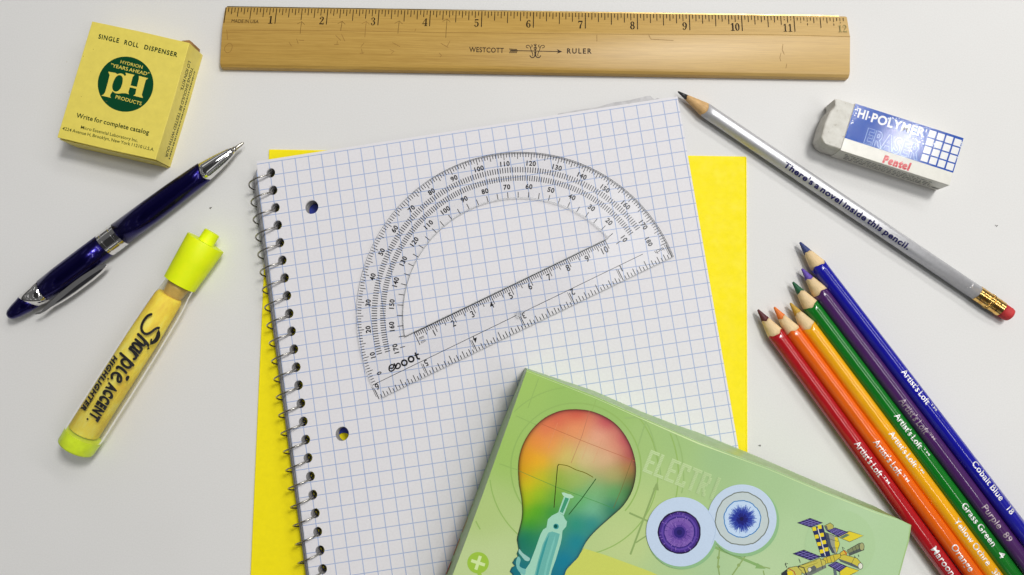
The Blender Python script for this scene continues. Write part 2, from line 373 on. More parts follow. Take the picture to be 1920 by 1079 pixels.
    's': [385, [324, 333, 287, 354, 253, 369, 221, 377, 194, 380, 170, 377, 151, 369, 139, 356, 135, 339, 141, 323, 160, 304, 194, 280, 244, 249, 291, 215, 322, 185, 340, 155, 345, 123, 334, 69, 303, 27, 256, 1, 197, -9, 158, -7, 120, 0, 82, 13, 41, 32, 41, 128, 83, 102, 123, 84, 158, 73, 188, 69, 214, 73, 235, 83, 249, 99, 254, 120, 221, 163, 149, 206, 77, 260, 44, 336, 54, 387, 84, 426, 131, 450, 192, 458, 224, 456, 256, 449, 289, 437, 324, 421]],
    't': [333, [167, 449, 309, 449, 309, 369, 167, 369, 167, 139, 173, 106, 189, 85, 210, 74, 231, 71, 255, 73, 280, 79, 306, 90, 332, 104, 332, 21, 306, 9, 277, 0, 249, -7, 224, -9, 160, 2, 115, 31, 87, 76, 78, 132, 78, 369, 0, 369, 0, 379, 167, 542]],
    'u': [500, [348, 0, 348, 57, 318, 30, 284, 9, 249, -4, 215, -9, 152, 3, 103, 38, 71, 94, 60, 170, 60, 449, 149, 449, 149, 164, 155, 122, 172, 91, 201, 72, 241, 65, 271, 69, 299, 81, 325, 101, 348, 128, 348, 449, 437, 449, 437, 0]],
    'v': [438, [3, 449, 100, 449, 221, 173, 339, 449, 434, 449, 236, -9, 206, -9]],
    'w': [719, [507, 177, 624, 449, 719, 449, 521, -9, 493, -9, 360, 305, 228, -9, 200, -9, 0, 449, 95, 449, 213, 177, 327, 449, 393, 449]],
    'y': [438, [120, -230, 21, -230, 174, 96, 0, 449, 101, 449, 222, 196, 338, 449, 438, 449]],
    '.': [219, [132, 106, 151, 93, 164, 74, 169, 51, 164, 28, 151, 9, 132, -4, 109, -9, 86, -4, 67, 9, 54, 28, 49, 51, 54, 74, 67, 93, 86, 106, 109, 111]],
    ',': [219, [59, -99, 80, -78, 93, -50, 98, -19, 95, 10, 75, 15, 60, 26, 50, 43, 46, 66, 50, 89, 63, 107, 81, 119, 105, 123, 134, 116, 157, 97, 171, 66, 176, 26, 169, -17, 147, -59, 111, -94, 59, -118]],
    "'": [188, [50, 599, 50, 716, 138, 716, 138, 599, 115, 462, 73, 462]],
    '"': [354, [218, 599, 218, 716, 306, 716, 306, 599, 283, 462, 241, 462], [48, 599, 48, 716, 136, 716, 136, 599, 113, 462, 71, 462]],
    '-': [323, [283, 174, 40, 174, 40, 267, 283, 267]],
    'k': [479, [268, 229, 500, 0, 380, 0, 155, 229, 354, 449, 460, 449], [151, 0, 62, 0, 62, 682, 151, 682]],
}


def _inside(p, lp):
    c = False
    for i in range(len(lp)):
        a, b = lp[i - 1], lp[i]
        if (a[1] > p[1]) != (b[1] > p[1]) and p[0] < (b[0] - a[0]) * (p[1] - a[1]) / (b[1] - a[1]) + a[0]:
            c = not c
    return c


_GC = {}


def glyph(ch, bold=0.0):
    key = (ch, bold)
    if key in _GC:
        return _GC[key]
    if ch == ' ' or ch not in GLYPHS:
        _GC[key] = (200.0, [], [])
        return _GC[key]
    raw = GLYPHS[ch]
    adv = raw[0]
    loops = [list(zip(q[0::2], q[1::2])) for q in raw[1:]]
    out = []
    for k, lp in enumerate(loops):
        hole = sum(_inside(lp[0], q) for j, q in enumerate(loops) if j != k) % 2 == 1
        if bold:
            sgn = 1.0 if area2(lp) > 0 else -1.0
            d = -bold if hole else bold
            n = len(lp)
            res = []
            for i in range(n):
                a, b, c = Vector(lp[i - 1]), Vector(lp[i]), Vector(lp[(i + 1) % n])
                e1, e2 = (b - a).normalized(), (c - b).normalized()
                n1, n2 = Vector((e1.y, -e1.x)) * sgn, Vector((e2.y, -e2.x)) * sgn
                m = (n1 + n2)
                if m.length < 1e-4:
                    m = n1
                m.normalize()
                q = b + m * (d / max(0.45, m.dot(n1)))
                res.append((q.x, q.y))
            lp = res
        out.append(lp)
    _GC[key] = (adv + 1.6 * bold, out, fill2d(out) if out else [])
    return _GC[key]


class Ink(MB):
    """flat printing; f maps artwork coordinates (u, v[, lift]) to the thing's local mm"""

    def __init__(self, f):
        MB.__init__(self)
        self.f2 = f
        self.k = 0
        self.split = None

    def put(self, pts, tris, col=None):
        self.k += 1
        lift = 0.0006 * self.k if self.k < 400 else 0.24 + 0.0002 * (self.k - 400)
        if self.split:
            pts, tris = split_tris(pts, tris, self.split)
        self.add([self.f2(p[0], p[1], lift) for p in pts], tris, col)

    def poly(self, loops, col=None):
        if loops and not isinstance(loops[0][0], (tuple, list)):
            loops = [loops]
        self.put([p for lp in loops for p in lp], fill2d(loops), col)

    def line(self, pts, w, col=None, sub=0, closed=False):
        """stroke; w a number or one width per point"""
        if not isinstance(w, (list, tuple)):
            w = [w] * len(pts)
        q = [(p[0], p[1], ww) for p, ww in zip(pts, w)]
        if sub:
            q = smooth_line(q, sub, closed)
        if closed:
            q.append(q[0])
        vs, fs = [], []
        n = len(q)
        for i in range(n):
            a, b = q[max(0, i - 1)], q[min(n - 1, i + 1)]
            if closed and i in (0, n - 1):
                a, b = q[n - 2], q[1]
            dx, dy = b[0] - a[0], b[1] - a[1]
            l = math.hypot(dx, dy) or 1.0
            nx, ny = -dy / l * q[i][2] / 2, dx / l * q[i][2] / 2
            vs += [(q[i][0] + nx, q[i][1] + ny), (q[i][0] - nx, q[i][1] - ny)]
        for i in range(n - 1):
            fs += [(2 * i, 2 * i + 1, 2 * i + 3), (2 * i, 2 * i + 3, 2 * i + 2)]
        self.put(vs, fs, col)

    def dot(self, x, y, r, col=None, n=14):
        self.poly(ring(x, y, r, n=n), col)

    def text(self, s, p0, p1, cap, col=None, bold=0.0, up=None, slant=0.0, track=0.0, outline=0.0):
        """baseline from p0 to p1 in artwork units, capital height cap; up: +1 when v grows upward, -1 when downward"""
        up = up or 1
        adv = [glyph(c, bold)[0] + track for c in s]
        tot = sum(adv) - track or 1.0
        dx, dy = p1[0] - p0[0], p1[1] - p0[1]
        L = math.hypot(dx, dy)
        ex, ey = dx / L, dy / L
        nx, ny = -ey * up, ex * up
        sx, sy = L / tot, cap / CAP
        x = 0.0
        for c, a in zip(s, adv):
            _, loops, tri = glyph(c, bold)
            if loops:
                def tf(p):
                    uu = (x + p[0] + slant * p[1]) * sx
                    vv = p[1] * sy
                    return (p0[0] + ex * uu + nx * vv, p0[1] + ey * uu + ny * vv)
                if outline:
                    for lp in loops:
                        self.line([tf(p) for p in lp], outline, col, closed=True)
                else:
                    self.put([tf(p) for lp in loops for p in lp], tri, col)
            x += a

    def digit(self, ch, x, y, w, h, col=None, fat=1.0, rot=0.0, up=1):
        """a bold serif figure in a box w x h with its lower left corner at x, y"""
        cr, sr = math.cos(rot), math.sin(rot)

        def T(p):
            a, b = p[0] / 0.62 * w, p[1] * h
            return (x + a * cr - b * sr * up, y + a * sr + b * cr * up)
        if ch == '9':
            T0 = T
            T = lambda p: T0((0.62 - p[0], 0.98 - p[1]))
            ch = '6'
        for pts in SERIF[ch]:
            if pts[0] == 'o':
                _, cx, cy, r = pts
                self.poly([T(p) for p in ring(cx, cy, r, r * 0.72, n=12)], col)
            elif pts[0] == 'p':
                self.poly([T(p) for p in pts[1:]], col)
            else:
                q = [T(p) for p in pts]
                ww = [p[2] * fat * (w / 0.62 + h) / 2 for p in pts]
                self.line(q, ww, col, sub=4 if len(pts) > 2 else 0)


def _oval(cx, cy, rx, ry, t0, t1, n=16):
    out = []
    for i in range(n + 1):
        a = 2 * math.pi * i / n
        out.append((cx + rx * math.cos(a), cy + ry * math.sin(a), t0 + (t1 - t0) * abs(math.cos(a))))
    return out


SERIF = {
    '0': [_oval(.31, .49, .2, .45, .05, .16)],
    '1': [[(.36, 0, .17), (.36, .97, .17)], ('p', (.1, .8), (.36, .98), (.36, .88), (.2, .8)), [(.1, .025, .06), (.6, .025, .06)]],
    '2': [('o', .15, .74, .09), [(.09, .76, .05), (.2, .93, .06), (.36, .95, .08), (.48, .8, .15), (.42, .58, .14), (.22, .28, .07), (.08, .1, .05)],
          [(.07, .07, .1), (.34, .08, .15), (.58, .05, .1)], [(.57, .05, .05), (.58, .26, .04)]],
    '3': [('o', .15, .79, .085), [(.09, .82, .05), (.22, .95, .05), (.38, .93, .08), (.47, .76, .15), (.36, .57, .06), (.22, .53, .04)],
          [(.22, .53, .04), (.42, .48, .08), (.5, .27, .16), (.4, .06, .08), (.22, .02, .05), (.09, .15, .05)], ('o', .14, .19, .085)],
    '4': [[(.44, .95, .05), (.05, .3, .05)], [(.04, .28, .07), (.64, .28, .07)], [(.46, .97, .15), (.46, 0, .15)], [(.28, .025, .06), (.64, .025, .06)]],
    '5': [[(.14, .9, .13), (.54, .9, .13)], [(.15, .94, .04), (.13, .52, .04)],
          [(.13, .52, .04), (.3, .6, .06), (.47, .5, .12), (.51, .28, .16), (.4, .06, .08), (.22, .02, .05), (.09, .14, .05)], ('o', .14, .18, .085)],
    '6': [('o', .48, .82, .075), [(.52, .86, .05), (.38, .95, .05), (.22, .8, .11), (.13, .5, .15), (.15, .22, .15), (.3, .04, .06), (.46, .1, .1), (.51, .3, .15), (.42, .52, .06), (.28, .55, .04), (.16, .42, .04)]],
    '7': [[(.07, .9, .14), (.58, .9, .14)], [(.56, .88, .05), (.4, .55, .1), (.31, .25, .15), (.29, 0, .17)], [(.085, .96, .04), (.085, .7, .04)]],
    '8': [_oval(.31, .73, .16, .21, .05, .13), _oval(.31, .26, .2, .24, .05, .15)],
}


def split_tris(pts, tris, tol):
    pts = [tuple(p[:2]) for p in pts]
    out, todo = [], list(tris)
    cache = {}
    while todo:
        t = todo.pop()
        ls = [(math.dist(pts[t[i]], pts[t[(i + 1) % 3]]), i) for i in range(3)]
        l, i = max(ls)
        if l <= tol:
            out.append(t)
            continue
        a, b, c = t[i], t[(i + 1) % 3], t[(i + 2) % 3]
        k = (min(a, b), max(a, b))
        if k not in cache:
            cache[k] = len(pts)
            pts.append(((pts[a][0] + pts[b][0]) / 2, (pts[a][1] + pts[b][1]) / 2))
        m = cache[k]
        todo += [(a, m, c), (m, b, c)]
    return pts, out


# ------------------------------------------------------------------ things
def thing(name, label, cat, loc=(0, 0, 0), rz=0.0, group=None):
    o = bpy.data.objects.new(name, None)
    o.empty_display_size = 0.01
    COL.objects.link(o)
    o.location = tuple(v * MM for v in loc)
    o.rotation_euler = (0, 0, rz)
    o['label'] = label
    o['category'] = cat
    if group:
        o['group'] = group
    o_frame[o.name] = (Vector(loc), rz)
    return o


o_frame = {}


def local(t, px, py, z):
    """photograph point on the plane z -> the thing's own mm"""
    p, rz = o_frame[t.name]
    w = at(px, py, z) - p
    c, s = math.cos(-rz), math.sin(-rz)
    return (w.x * c - w.y * s, w.x * s + w.y * c, z - p.z)


def flat_on(t, z, tr=None):
    """artwork given in photograph points, lying on the plane z"""
    def f(u, v, lift):
        if tr:
            u, v = tr(u, v)
        p = local(t, u, v, z)
        return (p[0], p[1], p[2] + 0.03 + lift)
    return f


def zoomed(x0, y0, k):
    return lambda u, v: (x0 + u / k, y0 + v / k)


# ------------------------------------------------------------------ materials
def new_mat(name):
    m = bpy.data.materials.new(name)
    m.use_nodes = True
    return m, m.node_tree, m.node_tree.nodes['Principled BSDF']


def node(nt, kind, **kw):
    n = nt.nodes.new(kind)
    for k, v in kw.items():
        setattr(n, k, v)
    return n


def mixcol(nt, fac, a, b, mode='MIX'):
    n = node(nt, 'ShaderNodeMix', data_type='RGBA', blend_type=mode)
    for sock, v in ((0, fac), (6, a), (7, b)):
        if isinstance(v, (int, float)):
            n.inputs[sock].default_value = v
        elif isinstance(v, tuple):
            n.inputs[sock].default_value = v
        else:
            nt.links.new(v, n.inputs[sock])
    return n.outputs[2]


def noise(nt, scale, detail=4.0, rough=0.6, stretch=None, coord='Object'):
    tc = node(nt, 'ShaderNodeTexCoord')
    src = tc.outputs[coord]
    if stretch:
        mp = node(nt, 'ShaderNodeMapping')
        mp.inputs['Scale'].default_value = stretch
        nt.links.new(src, mp.inputs[0])
        src = mp.outputs[0]
    n = node(nt, 'ShaderNodeTexNoise')
    n.inputs['Scale'].default_value = scale
    n.inputs['Detail'].default_value = detail
    n.inputs['Roughness'].default_value = rough
    nt.links.new(src, n.inputs['Vector'])
    return n.outputs['Fac']


def ramp(nt, fac, stops):
    r = node(nt, 'ShaderNodeValToRGB')
    e = r.color_ramp.elements
    e[0].position, e[0].color = stops[0][0], stops[0][1]
    e[1].position, e[1].color = stops[-1][0], stops[-1][1]
    for p, c in stops[1:-1]:
        k = e.new(p)
        k.color = c
    nt.links.new(fac, r.inputs[0])
    return r.outputs[0]


def bump(nt, b, h, strength, dist=0.0002):
    n = node(nt, 'ShaderNodeBump')
    n.inputs['Strength'].default_value = strength
    n.inputs['Distance'].default_value = dist
    nt.links.new(h, n.inputs['Height'])
    nt.links.new(n.outputs[0], b.inputs['Normal'])


def plain(name, col, rough=0.5, metal=0.0, spec=0.5, var=0.06, vscale=300.0, bmp=0.0, coat=0.0, stretch=None, bscale=None):
    """one colour with slight mottling, worn gloss and a fine surface"""
    m, nt, b = new_mat(name)
    n = noise(nt, vscale, stretch=stretch)
    dark = tuple(c * (1 - var * 1.6) for c in col[:3]) + (1,)
    lite = tuple(min(0.98, c * (1 + var)) for c in col[:3]) + (1,)
    nt.links.new(ramp(nt, n, [(0.3, dark), (0.7, lite)]), b.inputs['Base Color'])
    rr = ramp(nt, noise(nt, vscale * 0.37), [(0.3, (rough * 0.82,) * 3 + (1,)), (0.7, (min(1, rough * 1.2),) * 3 + (1,))])
    nt.links.new(rr, b.inputs['Roughness'])
    b.inputs['Metallic'].default_value = metal
    b.inputs['Specular IOR Level'].default_value = spec
    b.inputs['Coat Weight'].default_value = coat
    b.inputs['Coat Roughness'].default_value = 0.06
    if bmp:
        bump(nt, b, noise(nt, bscale or vscale * 3.0), bmp)
    return m


def ink_mat(name, rough=0.45, spec=0.18, grain=0.05, metal=0.0, gscale=2500.0):
    m, nt, b = new_mat(name)
    a = node(nt, 'ShaderNodeAttribute', attribute_name='Ink')
    g = ramp(nt, noise(nt, gscale), [(0.3, (1 - grain * 2,) * 3 + (1,)), (0.7, (1.0,) * 3 + (1,))])
    nt.links.new(mixcol(nt, 1.0, a.outputs['Color'], g, 'MULTIPLY'), b.inputs['Base Color'])
    b.inputs['Roughness'].default_value = rough
    b.inputs['Specular IOR Level'].default_value = spec
    b.inputs['Metallic'].default_value = metal
    return m


def clear_mat(name, tint, haze, hazecol, rough=0.05, blend=0.15, gloss=1.0):
    """thin clear plastic: lets light and shadow rays through, reflects at its surface, slightly milky"""
    m, nt, b = new_mat(name)
    nt.nodes.remove(b)
    out = nt.nodes['Material Output']
    tr = node(nt, 'ShaderNodeBsdfTransparent'); tr.inputs[0].default_value = tint
    df = node(nt, 'ShaderNodeBsdfDiffuse'); df.inputs[0].default_value = hazecol
    gl = node(nt, 'ShaderNodeBsdfGlossy'); gl.inputs['Roughness'].default_value = rough
    gl.inputs[0].default_value = (gloss, gloss, gloss, 1)
    fr = node(nt, 'ShaderNodeLayerWeight'); fr.inputs['Blend'].default_value = blend
    n = noise(nt, 60.0)
    h = ramp(nt, n, [(0.3, (haze * 0.7,) * 3 + (1,)), (0.75, (haze * 1.3,) * 3 + (1,))])
    m1 = node(nt, 'ShaderNodeMixShader'); nt.links.new(h, m1.inputs[0])
    nt.links.new(tr.outputs[0], m1.inputs[1]); nt.links.new(df.outputs[0], m1.inputs[2])
    m2 = node(nt, 'ShaderNodeMixShader'); nt.links.new(fr.outputs['Fresnel'], m2.inputs[0])
    nt.links.new(m1.outputs[0], m2.inputs[1]); nt.links.new(gl.outputs[0], m2.inputs[2])
    nt.links.new(m2.outputs[0], out.inputs['Surface'])
    return m

# ================================================================== the surface
m, nt, b = new_mat('white_table_laminate')
n1 = ramp(nt, noise(nt, 7.0, 3.0), [(0.3, (0.735, 0.728, 0.715, 1)), (0.7, (0.765, 0.76, 0.75, 1))])
n2 = ramp(nt, noise(nt, 1400.0, 3.0, 0.7), [(0.25, (0.93, 0.93, 0.925, 1)), (0.7, (1, 1, 1, 1))])
nt.links.new(mixcol(nt, 1.0, n1, n2, 'MULTIPLY'), b.inputs['Base Color'])
b.inputs['Roughness'].default_value = 0.62
b.inputs['Specular IOR Level'].default_value = 0.25
bump(nt, b, noise(nt, 900.0), 0.08)
mb = MB()
mb.box(-700, 700, -520, 520, -28, 0)
tab = mb.build('tabletop', m, None, bevel=4.0)
tab['kind'] = 'structure'

SPECK = plain('grey_lint', tone(90, 88, 84), 0.8)
rnd = random.Random(5)
for px, py, lab in ((1425, 836, 'tiny dark crumb on the white table right of the yellow folder'),
                    (1867, 424, 'tiny grey lint speck on the white table above the pencil ferrule'),
                    (396, 391, 'tiny grey lint speck on the white table between pen and notebook')):
    p = at(px, py, 0)
    t = MB()
    for k in range(3):
        q = [(p.x + rnd.uniform(-.7, .7) * (1 if k else .5), p.y + rnd.uniform(-.3, .3), .22 + rnd.uniform(-.1, .1)) for _ in range(2)]
        t.tube([q[0], ((q[0][0] + q[1][0]) / 2, (q[0][1] + q[1][1]) / 2 + .15, .3), q[1]], .16, 5)
    o = t.build('crumb', SPECK)
    o['label'] = lab
    o['category'] = 'crumb'

# ================================================================== yellow folder
FOLD = thing('paper_folder', 'bright yellow paper folder lying flat under the graph paper notebook', 'folder', at(505, 281, 0), -0.0195)
W = local(FOLD, 1400, 293, .6)[0]
ymat = plain('yellow_card', (0.95, 0.80, 0.003, 1), 0.62, var=0.02, vscale=500, bmp=0.03, spec=0.3)
mb = MB()
mb.prism([[(0, -297), (W - .4, -297), (W, -296), (W, -.5), (W - .4, 0), (0, 0)]], 0.05, .45)
mb.build('back_panel', ymat, FOLD, bevel=0.08)
mb = MB()
mb.prism([[(.2, -297), (W - .9, -297), (W - .9, -.8), (.2, -.5)]], .5, .85)
mb.build('front_panel', ymat, FOLD, bevel=0.08)
mb = MB()
mb.tube([(W - .55, -296.5, .45), (W - .55, -.8, .45)], .42, 10)
mb.build('spine_fold', ymat, FOLD)

# ================================================================== spiral notebook
NA = math.radians(8.68)
ZP = 9.0
o0 = at(481, 303, ZP); o0.z = 0
NB = thing('spiral_notebook', 'spiral notebook open to blue graph paper with steel wire along its left edge', 'notebook', o0, NA)
PW = local(NB, 1270, 187.5, ZP)[0]
PL = 266.7
HX, HY0, HP = 5.8, -6.5, 8.5
NH = 31


def sheet(dx, dy, rot, z0, z1, hr=2.4, pr=3.4, w=None, punch=((0, 0),) * 3, ext=(0, 0)):
    w = w or PW
    c, s = math.cos(rot), math.sin(rot)
    T = lambda x, y: (dx + x * c - y * s, dy + x * s + y * c)
    out = [[T(x, y) for x, y in ((-ext[1], -PL), (w, -PL), (w, 0), (.6, 0), (-ext[0] * .35, -2.2 if ext[0] else 0), (-ext[0], -5.6 if ext[0] else -.4))]]
    for k in range(NH):
        out.append([T(x, y) for x, y in ring(HX, HY0 - HP * k, hr, n=16)])
    for k in range(3):
        out.append([T(x + punch[k][0], y + punch[k][1]) for x, y in ring(23.1, -25.9 - 107.95 * k, pr, n=28)])
    q = MB()
    q.prism(out, z0, z1)
    return q


m, nt, b = new_mat('graph_paper')
tc = node(nt, 'ShaderNodeTexCoord')
sep = node(nt, 'ShaderNodeSeparateXYZ')
nt.links.new(tc.outputs['Object'], sep.inputs[0])


def mnode(op, a, bb=None, cc=None):
    n = node(nt, 'ShaderNodeMath', operation=op)
    for i, v in enumerate((a, bb, cc)):
        if v is None:
            continue
        if isinstance(v, (int, float)):
            n.inputs[i].default_value = v
        else:
            nt.links.new(v, n.inputs[i])
    return n.outputs[0]


def gridline(axis, off, lw):
    a = mnode('SUBTRACT', axis, off)
    p = mnode('PINGPONG', a, 0.00635 / 2)
    return mnode('LESS_THAN', p, lw)


g = mnode('MAXIMUM', gridline(sep.outputs['X'], 0.0058, 0.00021), gridline(sep.outputs['Y'], -0.0014, 0.00019))
inside = mnode('LESS_THAN', sep.outputs['Y'], -0.0011)
g = mnode('MULTIPLY', g, inside)
fade = mnode('MULTIPLY', g, ramp(nt, noise(nt, 900.0), [(0.3, (0.52,) * 3 + (1,)), (0.7, (0.78,) * 3 + (1,))]))
pap = ramp(nt, noise(nt, 900.0, 4.0, 0.7), [(0.3, (0.735, 0.715, 0.74, 1)), (0.7, (0.785, 0.77, 0.795, 1))])
nt.links.new(mixcol(nt, fade, pap, (0.16, 0.29, 0.60, 1)), b.inputs['Base Color'])
b.inputs['Roughness'].default_value = 0.75
b.inputs['Specular IOR Level'].default_value = 0.25
bump(nt, b, noise(nt, 260.0, 3.0), 0.10, 0.0003)
GRAPH = m
paper = plain('shaded_page_edges', (0.36, 0.355, 0.36, 1), 0.8, var=0.05, vscale=800)  # darkened grey: the shade on the stack's side is put into the colour

# the stack of pages leans left towards the wire, most at the top of the book
q = sheet(0, 0, 0, ZP - .14, ZP)
q.build('top_page', GRAPH, NB, recalc=True)
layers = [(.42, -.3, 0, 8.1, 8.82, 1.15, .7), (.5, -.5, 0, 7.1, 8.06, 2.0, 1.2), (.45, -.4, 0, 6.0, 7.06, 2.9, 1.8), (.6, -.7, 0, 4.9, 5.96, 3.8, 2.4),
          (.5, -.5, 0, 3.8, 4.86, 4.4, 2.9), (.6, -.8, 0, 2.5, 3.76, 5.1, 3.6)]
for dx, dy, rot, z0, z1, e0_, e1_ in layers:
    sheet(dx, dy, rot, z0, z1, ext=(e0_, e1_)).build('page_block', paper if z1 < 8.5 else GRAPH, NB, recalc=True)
cover = plain('blue_cover_card', (0.012, 0.03, 0.30, 1), 0.45, var=0.1)
sheet(.4, -.6, 0, 1.15, 2.4, hr=2.2, punch=((2.6, -4.8), (-1.4, -2.9), (0, -2)), ext=(4.6, 3.2)).build('back_cover', cover, NB, recalc=True)
# a creased sheet peeping out above the top edge
mb = MB()
tp = [(1040, 240), (1046, 214), (1090, 206), (1120, 202), (1150, 193), (1180, 189), (1210, 181.5), (1219, 180.5), (1223, 184.5), (1227, 187), (1233, 184.5), (1239, 187), (1243, 191), (1252, 200), (1250, 240)]
mb.prism([[local(NB, x, y, ZP - .6)[:2] for x, y in tp]], 8.84, lambda x, y: 8.86 )
mb.build('torn_page', plain('creased_paper', (0.58, 0.57, 0.58, 1), 0.8, var=0.12, vscale=250, bmp=0.3), NB, recalc=True)
# wire
mb = MB()
pts = []
XC, ZC, RW = .8, 7.0, 5.95
N = 28
for i in range(-5, N * (NH - 1) + 12):
    th = 2 * math.pi * i / N
    # the wire rises through each hole and comes down outside the left edge
    lean = -(1.0 - min(1.0, max(0.0, i / (N * 30.0)))) * .35
    pts.append((XC + lean + RW * math.cos(th), HY0 - .6 - HP * i / N + (.9 * math.sin(th * 1.0)) * .2, ZC + RW * math.sin(th) * .985))
mb.tube(pts, .40, 7)
steel = plain('galvanised_wire', (0.42, 0.40, 0.37, 1), 0.28, metal=1.0, var=0.15)
mb.build('spiral_wire', steel, NB)

# ================================================================== wooden ruler
o0 = at(424, 14, 2.0); o0.z = 0
RA = -0.0232
RUL = thing('wooden_ruler', 'twelve inch wooden ruler with brass edge and pencilled arrows near its left end', 'ruler', o0, RA)
m, nt, b = new_mat('varnished_pine')
n1 = noise(nt, 1.0, 6.0, 0.65, stretch=(14.0, 620.0, 300.0))
n2 = noise(nt, 1.0, 3.0, 0.6, stretch=(5.0, 60.0, 60.0))
n3 = noise(nt, 1.0, 3.0, 0.7, stretch=(70.0, 2600.0, 900.0))
c1 = ramp(nt, n1, [(0.25, (0.50, 0.30, 0.068, 1)), (0.55, (0.575, 0.36, 0.088, 1)), (0.8, (0.62, 0.395, 0.108, 1))])
c2 = ramp(nt, n2, [(0.3, (0.88, 0.85, 0.78, 1)), (0.7, (1, 1, 1, 1))])
tc = node(nt, 'ShaderNodeTexCoord'); sep = node(nt, 'ShaderNodeSeparateXYZ'); nt.links.new(tc.outputs['Object'], sep.inputs[0])
glare_mix = node(nt, 'ShaderNodeMapRange'); glare_mix.inputs['From Min'].default_value = 0.16; glare_mix.inputs['From Max'].default_value = 0.31
glare_mix.inputs['To Max'].default_value = 0.35  # glare on the right end painted as paler wood
nt.links.new(sep.outputs['X'], glare_mix.inputs['Value'])
base = mixcol(nt, 1.0, mixcol(nt, 1.0, c1, c2, 'MULTIPLY'), ramp(nt, n3, [(0.3, (0.80, 0.77, 0.70, 1)), (0.6, (1, 1, 1, 1))]), 'MULTIPLY')
nt.links.new(mixcol(nt, glare_mix.outputs[0], base, (0.68, 0.49, 0.24, 1)), b.inputs['Base Color'])
b.inputs['Roughness'].default_value = 0.38
b.inputs['Specular IOR Level'].default_value = 0.4
bump(nt, b, n1, 0.16, 0.0002)
prof = [(0, 0), (0, 2.15), (-.25, 2.35), (-11.0, 4.55), (-11.5, 4.62), (-28.4, 4.62), (-29.8, 4.25), (-30.9, 3.3), (-31.3, 2.4), (-31.3, .3), (-31.0, 0)]
mb = MB()
xs = [-.35, -.05, 305.2, 305.7]
vs, fs = [], []
for k, x in enumerate(xs):
    sc = .985 if k in (0, 3) else 1.0
    for y, z in prof:
        # left end leans out a little towards the bottom edge, the right end is worn round at its top corner
        xx = x + (.010 * (y + 10) if k < 2 else 0) - (max(0, y + 1.2) * .6 if k >= 2 else 0) + (-.25 if k == 3 and y < -28 else 0)
        vs.append((xx, (y + 15) * sc - 15, z * sc))
n = len(prof)
for k in range(3):
    for i in range(n):
        j = (i + 1) % n
        fs.append((k * n + i, k * n + j, (k + 1) * n + j, (k + 1) * n + i))
fs += [tuple(range(n)), tuple(3 * n + i for i in reversed(range(n)))]
mb.add(vs, fs)
mb.build('ruler_body', m, RUL, recalc=True, sharp=22)
mb = MB()
mb.box(.3, 301.6, -.1, .75, .7, 1.75)
mb.build('metal_edge', plain('old_brass_edge', (0.42, 0.30, 0.12, 1), 0.35, metal=1.0, var=.2), RUL, bevel=.12)


def rz_(y):
    return 2.35 + (-.25 - y) / 10.75 * 2.2 if y > -11.0 else 4.62


rul_f = lambda u, v, lift: (u, v, rz_(v) + .04 + lift)
ik = Ink(rul_f)
BLK = tone(30, 22, 16)
INCH = 25.4
for i in range(0, 193):
    if i % 16 == 0: ln = 8.9
    elif i % 8 == 0: ln = 6.6
    elif i % 4 == 0: ln = 5.3
    elif i % 2 == 0: ln = 4.0
    else: ln = 2.7
    x = i * INCH / 16 + (.15 if i == 0 else 0)
    if i == 192:
        continue
    broken_tick = i > 172 and (i * 7) % 5 < 2  # some ticks near the right end are broken and paler
    w = .42 if i % 16 == 0 else .36
    y0 = -.35 - (.6 if i > 176 else 0)
    if broken_tick:
        ik.line([(x, y0), (x, y0 - ln * .45)], w * .8, tone(90, 74, 40))
        ik.line([(x, y0 - ln * .6), (x, -ln)], w * .8, BLK)
    else:
        ik.line([(x, y0), (x, -ln)], w, BLK if i < 172 else tone(62, 48, 24))
for i in range(1, 13):
    s = str(i)
    w = 2.5 if i < 10 else 2.3
    xr = i * INCH - 1.1 + (1.0 if i == 12 else 0)
    for k, ch in enumerate(s):
        x = xr - w * (len(s) - k) * 1.04
        if i == 12:      # glare painted in as pale centres on the last figure
            ik.digit(ch, x, -8.8, w, 4.0, tone(70, 66, 40), fat=1.0)
            ik.digit(ch, x + .05, -8.75, w, 3.95, tone(196, 176, 110), fat=.42)
        else:
            ik.digit(ch, x, -8.9, w, 4.3, BLK if i < 11 else tone(56, 44, 24), fat=1.0 if i < 11 else .85)  # glare over the eleven painted as thinner, paler ink
ik.text('MADE IN USA', (3.7, -8.6), (17.3, -8.8), 1.75, tone(86, 66, 36))
ik.build('printed_scale', ink_mat('ruler_ink', .45, grain=.12), RUL)

tr = zoomed(860, 60, 7.111)
ik = Ink(flat_on(RUL, 4.62, tr))
K = tone(52, 36, 18)
ik.text('WESTCOTT', (142, 268), (603, 281), 64, K, bold=16, up=-1, track=14)
ik.text('RULER', (1440, 288), (1772, 291), 66, K, bold=26, up=-1, track=130)
ik.line([(690, 250), (1340, 264)], 10, K)
ik.poly([(1382, 265), (1308, 232), (1330, 264), (1306, 292)], K)
for k in range(7):
    ik.line([(676 + 15 * k, 224 + k), (694 + 15 * k, 252), (676 + 15 * k, 285)], 9, K)
for sx in (-1, 1):
    X = lambda a: 1022 + sx * a
    ik.line([(X(92), 215), (X(112), 212), (X(122), 195), (X(108), 180), (X(84), 184), (X(66), 208), (X(58), 240), (X(40), 280), (X(32), 310), (X(40), 322)], 9, K, sub=3)
    ik.line([(X(66), 205), (X(44), 200), (X(42), 180), (X(58), 176)], 8, K, sub=3)
    ik.line([(X(72), 315), (X(62), 335), (X(40), 345), (X(14), 335), (X(4), 300), (X(10), 270)], 12, K, sub=3)
    ik.line([(X(0), 250), (X(16), 225), (X(12), 205), (X(2), 215)], 8, K, sub=3)
    ik.line([(X(0), 195), (X(20), 165)], 8, K)
